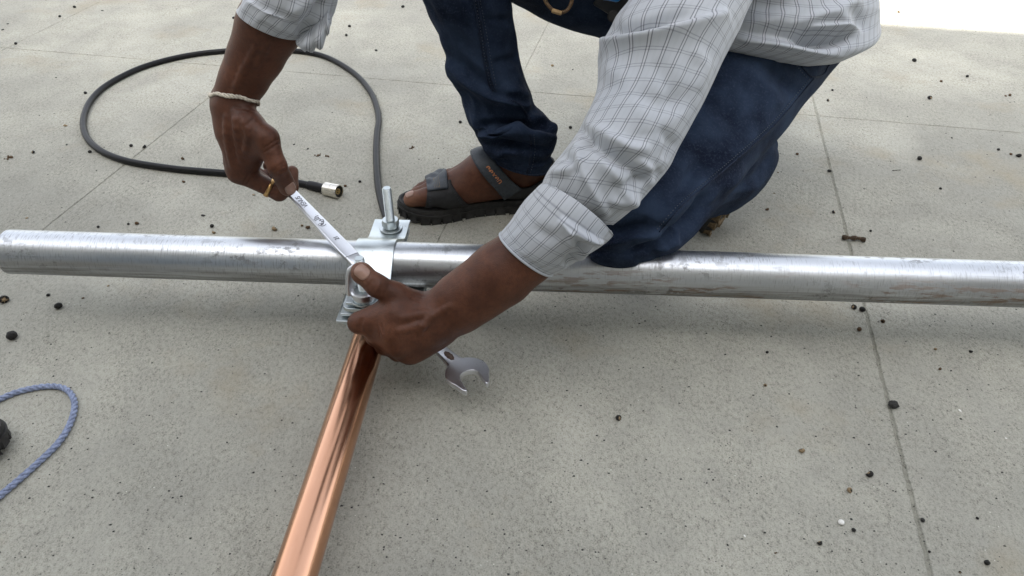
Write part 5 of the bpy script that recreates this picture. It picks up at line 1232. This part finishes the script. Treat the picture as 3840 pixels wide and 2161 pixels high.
LIT = [  # x, y, size px, kind, material
 (3427, 231, 16, 'pellet', B_), (3626, 290, 12, 'pellet', B_), (3528, 308, 10, 'pellet', N_), (3486, 372, 19, 'husk', B_), (3105, 380, 13, 'husk', B_), (3121, 341, 9, 'pellet', B_), (3786, 360, 11, 'pellet', N_), (3771, 361, 14, 'flake', N_), (3447, 599, 18, 'pellet', B_), (3818, 588, 21, 'husk', B_), (3743, 564, 11, 'pellet', B_), (3790, 581, 12, 'husk', N_), (3361, 640, 34, 'twig', B_), (3569, 518, 11, 'flake', B_), (2908, 599, 34, 'crumb', T_2), (2989, 581, 11, 'pellet', N_), (2916, 648, 11, 'crumb', N_), (3109, 645, 16, 'husk', B_), (3370, 48, 12, 'husk', N_),
 (2876, 788, 15, 'husk', N_), (2902, 726, 9, 'crumb', T_2), (3126, 799, 16, 'husk', B_), (3526, 710, 10, 'pellet', B_), (3199, 903, 88, 'twig', 'bark'), (3200, 1157, 23, 'husk', B_), (3232, 1166, 22, 'pellet', B_), (3309, 1209, 17, 'husk', N_), (3221, 1239, 18, 'pellet', N_), (2876, 1324, 12, 'pellet', B_), (3639, 1321, 15, 'husk', B_), (3523, 1386, 14, 'husk', N_), (3507, 1312, 11, 'pellet', T_2), (2869, 1448, 14, 'husk', T_2), (3348, 1525, 38, 'stone', 'stone_grey'), (3603, 1572, 14, 'flake', B_), (3005, 1693, 24, 'husk', T_2), (3600, 1542, 18, 'flake', W_h), (3264, 869, 10, 'pellet', B_),
 (3258, 1783, 30, 'husk', B_), (3186, 1843, 24, 'husk', T_2), (3153, 1963, 25, 'pebble', W_h), (3200, 1991, 16, 'pellet', B_), (3072, 2039, 21, 'husk', B_), (2911, 2075, 14, 'crumb', N_), (3699, 2114, 22, 'stone', B_), (3458, 1954, 17, 'pellet', 'stone_grey'), (3664, 1946, 11, 'pellet', B_), (2793, 2011, 13, 'flake', W_h), (3772, 1645, 13, 'flake', W_h), (3599, 2148, 11, 'husk', B_), (3484, 2071, 10, 'pellet', B_), (2320, 1573, 26, 'husk', B_),
 (20, 1133, 38, 'husk', B_), (222, 1155, 28, 'pellet', B_), (49, 1268, 40, 'pellet', B_), (182, 1110, 13, 'pellet', B_), (312, 1119, 17, 'flake', N_), (406, 1073, 14, 'flake', T_2), (515, 841, 17, 'husk', N_), (482, 843, 10, 'pellet', B_), (796, 852, 16, 'pellet', B_), (762, 810, 21, 'flake', B_), (369, 854, 11, 'pellet', B_), (803, 875, 15, 'husk', T_2), (1031, 863, 24, 'husk', T_2), (1155, 857, 18, 'husk', N_), (101, 819, 14, 'flake', T_2), (1133, 849, 11, 'husk', T_2),
 (125, 575, 15, 'husk', B_), (30, 594, 30, 'crumb', N_), (245, 473, 21, 'crumb', T_2), (321, 352, 12, 'pellet', B_), (338, 573, 13, 'pellet', B_), (493, 550, 13, 'pellet', B_), (542, 555, 17, 'husk', B_), (687, 598, 15, 'husk', N_), (690, 684, 13, 'husk', N_), (250, 544, 13, 'flake', B_), (362, 641, 10, 'flake', B_), (877, 71, 11, 'pellet', B_), (60, 167, 11, 'pellet', B_), (384, 41, 12, 'flake', B_), (11, 113, 15, 'flake', B_), (280, 30, 11, 'pellet', B_), (29, 91, 14, 'flake', B_), (225, 65, 10, 'pellet', B_), (211, 292, 12, 'flake', B_),
 (1194, 585, 22, 'crumb', N_), (1228, 586, 20, 'crumb', N_), (1103, 543, 12, 'flake', B_), (1155, 559, 12, 'flake', B_), (1295, 700, 11, 'pellet', N_), (1350, 684, 11, 'pellet', B_), (951, 732, 16, 'flake', T_2), (1311, 102, 11, 'pellet', B_), (1299, 136, 11, 'pellet', B_), (1411, 191, 19, 'flake', B_), (1726, 462, 13, 'pellet', B_), (2139, 482, 13, 'pellet', B_), (2071, 249, 12, 'husk', T_2), (1544, 557, 19, 'crumb', N_), (1511, 29, 12, 'pellet', B_), (2148, 262, 10, 'flake', B_)]
def region(x, y):
    pipe_y = 1030 + (x - 2000) * 0.033
    if x < 600 and y > 1100: return 'in front of the steel pipe left end'
    if x > 2600 and y > pipe_y: return 'right of the long joint in front' if x > 3050 + 0.257 * (y - 410) + 15 else 'left of the long joint in front'
    if x > 2600: return 'beyond the pipe, right of the kneeling leg' if y > 430 else 'far behind the kneeling person near the sunlight'
    if y > 1100: return 'in the middle of the near concrete'
    if y > 760 and x < 1300: return 'just behind the steel pipe'
    if x < 1420 and y > 195 and x > 320 and y < 660: return 'inside the cable loop'
    if x < 1420 and y >= 660: return 'between cable connector and steel pipe'
    if x < 600: return 'left of the cable loop' if y > 200 else 'in the far left corner'
    if x > 1420: return 'behind the sandalled foot'
    return 'beyond the cable loop'
COLN = {B_: 'black', N_: 'brown', T_2: 'tan', W_h: 'white', 'stone_grey': 'dark grey', 'bark': 'bark brown'}
KN = {'pellet': ('dropping', 'round pellet', 'pellet'), 'husk': ('seed_husk', 'split seed husk', 'husk'), 'crumb': ('crumb_heap', 'little heap of crumbs', 'crumbs'), 'flake': ('flake', 'thin flake', 'flake'), 'twig': ('twig', 'short twig', 'twig'), 'pebble': ('pebble', 'smooth pebble', 'pebble'), 'stone': ('stone', 'rough stone', 'stone')}
ORD = ['first', 'second', 'third', 'fourth', 'fifth', 'sixth', 'seventh', 'eighth', 'ninth', 'tenth', 'eleventh', 'twelfth']
cnt = {}
for q in LIT: cnt.setdefault((COLN[q[4]], q[3], region(q[0], q[1])), []).append(q)
for i, q in enumerate(LIT):
    x, y, s, kind, mt = q; key = (COLN[mt], kind, region(x, y)); same = sorted(cnt[key]); me = lump(i * 7 + 1, kind).copy() if False else lump(i * 7 + 1, kind)
    me.materials.append(M[mt]); me.materials.append(M['husk_tan' if mt == B_ else 'pellet_black'])
    if kind == 'husk' and mt == B_: pass
    g_ = onz(x, y, 0); Zc = (g_ - EYE) @ _F; size = s * 0.94 * Zc / FPX
    o = bpy.data.objects.new(KN[kind][0], me); o.scale = (size,) * 3; o.rotation_euler = (0, 0, random.Random(i).uniform(0, 6.28))
    zs = [v.co.z for v in me.vertices]; o.location = (g_[0], g_[1], -min(zs) * size * 0.92)
    if mt == 'bark': o.scale = (size, size * 2.7, size * 2.7); o.location.z = size * .13
    if kind == 'twig': o.rotation_euler = (0, 0, -0.25 if mt == 'bark' else 0.12)
    link(o); lab = f'{COLN[mt]} {KN[kind][1]} {key[2]}'
    if len(same) > 1: lab += f', {ORD[same.index(q)]} from left'
    tag(o, lab, KN[kind][2], 'litter scattered on the concrete')
# strings round the piece of bark
bk = [o for o in COL.objects if o.name.startswith('twig') and o.data.materials[0].name == 'bark'][0]
for k in (-.30, .05, .22):
    pl = [(k + .03 * math.sin(a), .046 * math.cos(a), .046 * math.sin(a)) for a in np.linspace(0, 2 * math.pi, 14)]
    v, f = tube_geo(pl, .004, 5); to = mesh_obj('string', v, f, 'husk_tan', None); to.parent = bk
# grit nobody could count
rg = random.Random(11); V, F = [], []
for k in range(2300):
    x, y = rg.uniform(-200, 4040), rg.uniform(-60, 2200); g_ = onz(x, y, 0); s = rg.choice((.0005, .0007, .0009, .0013)) * rg.uniform(.7, 1.3); n0 = len(V)
    for dx, dy, dz in ((-1, -.6, 0), (.9, -.7, 0), (.8, .8, 0), (-.7, .7, 0), (.1, 0, 1.0)): V.append((g_[0] + s * dx * rg.uniform(.6, 1.3), g_[1] + s * dy * rg.uniform(.6, 1.3), s * dz * rg.uniform(.5, 1)))
    F += [(n0, n0 + 1, n0 + 4), (n0 + 1, n0 + 2, n0 + 4), (n0 + 2, n0 + 3, n0 + 4), (n0 + 3, n0, n0 + 4)]
gr_ = mesh_obj('grit', V, F, 'stone_grey', None, False); gr_['kind'] = 'stuff'; tag(gr_, 'fine dark grit strewn over the concrete', 'grit')
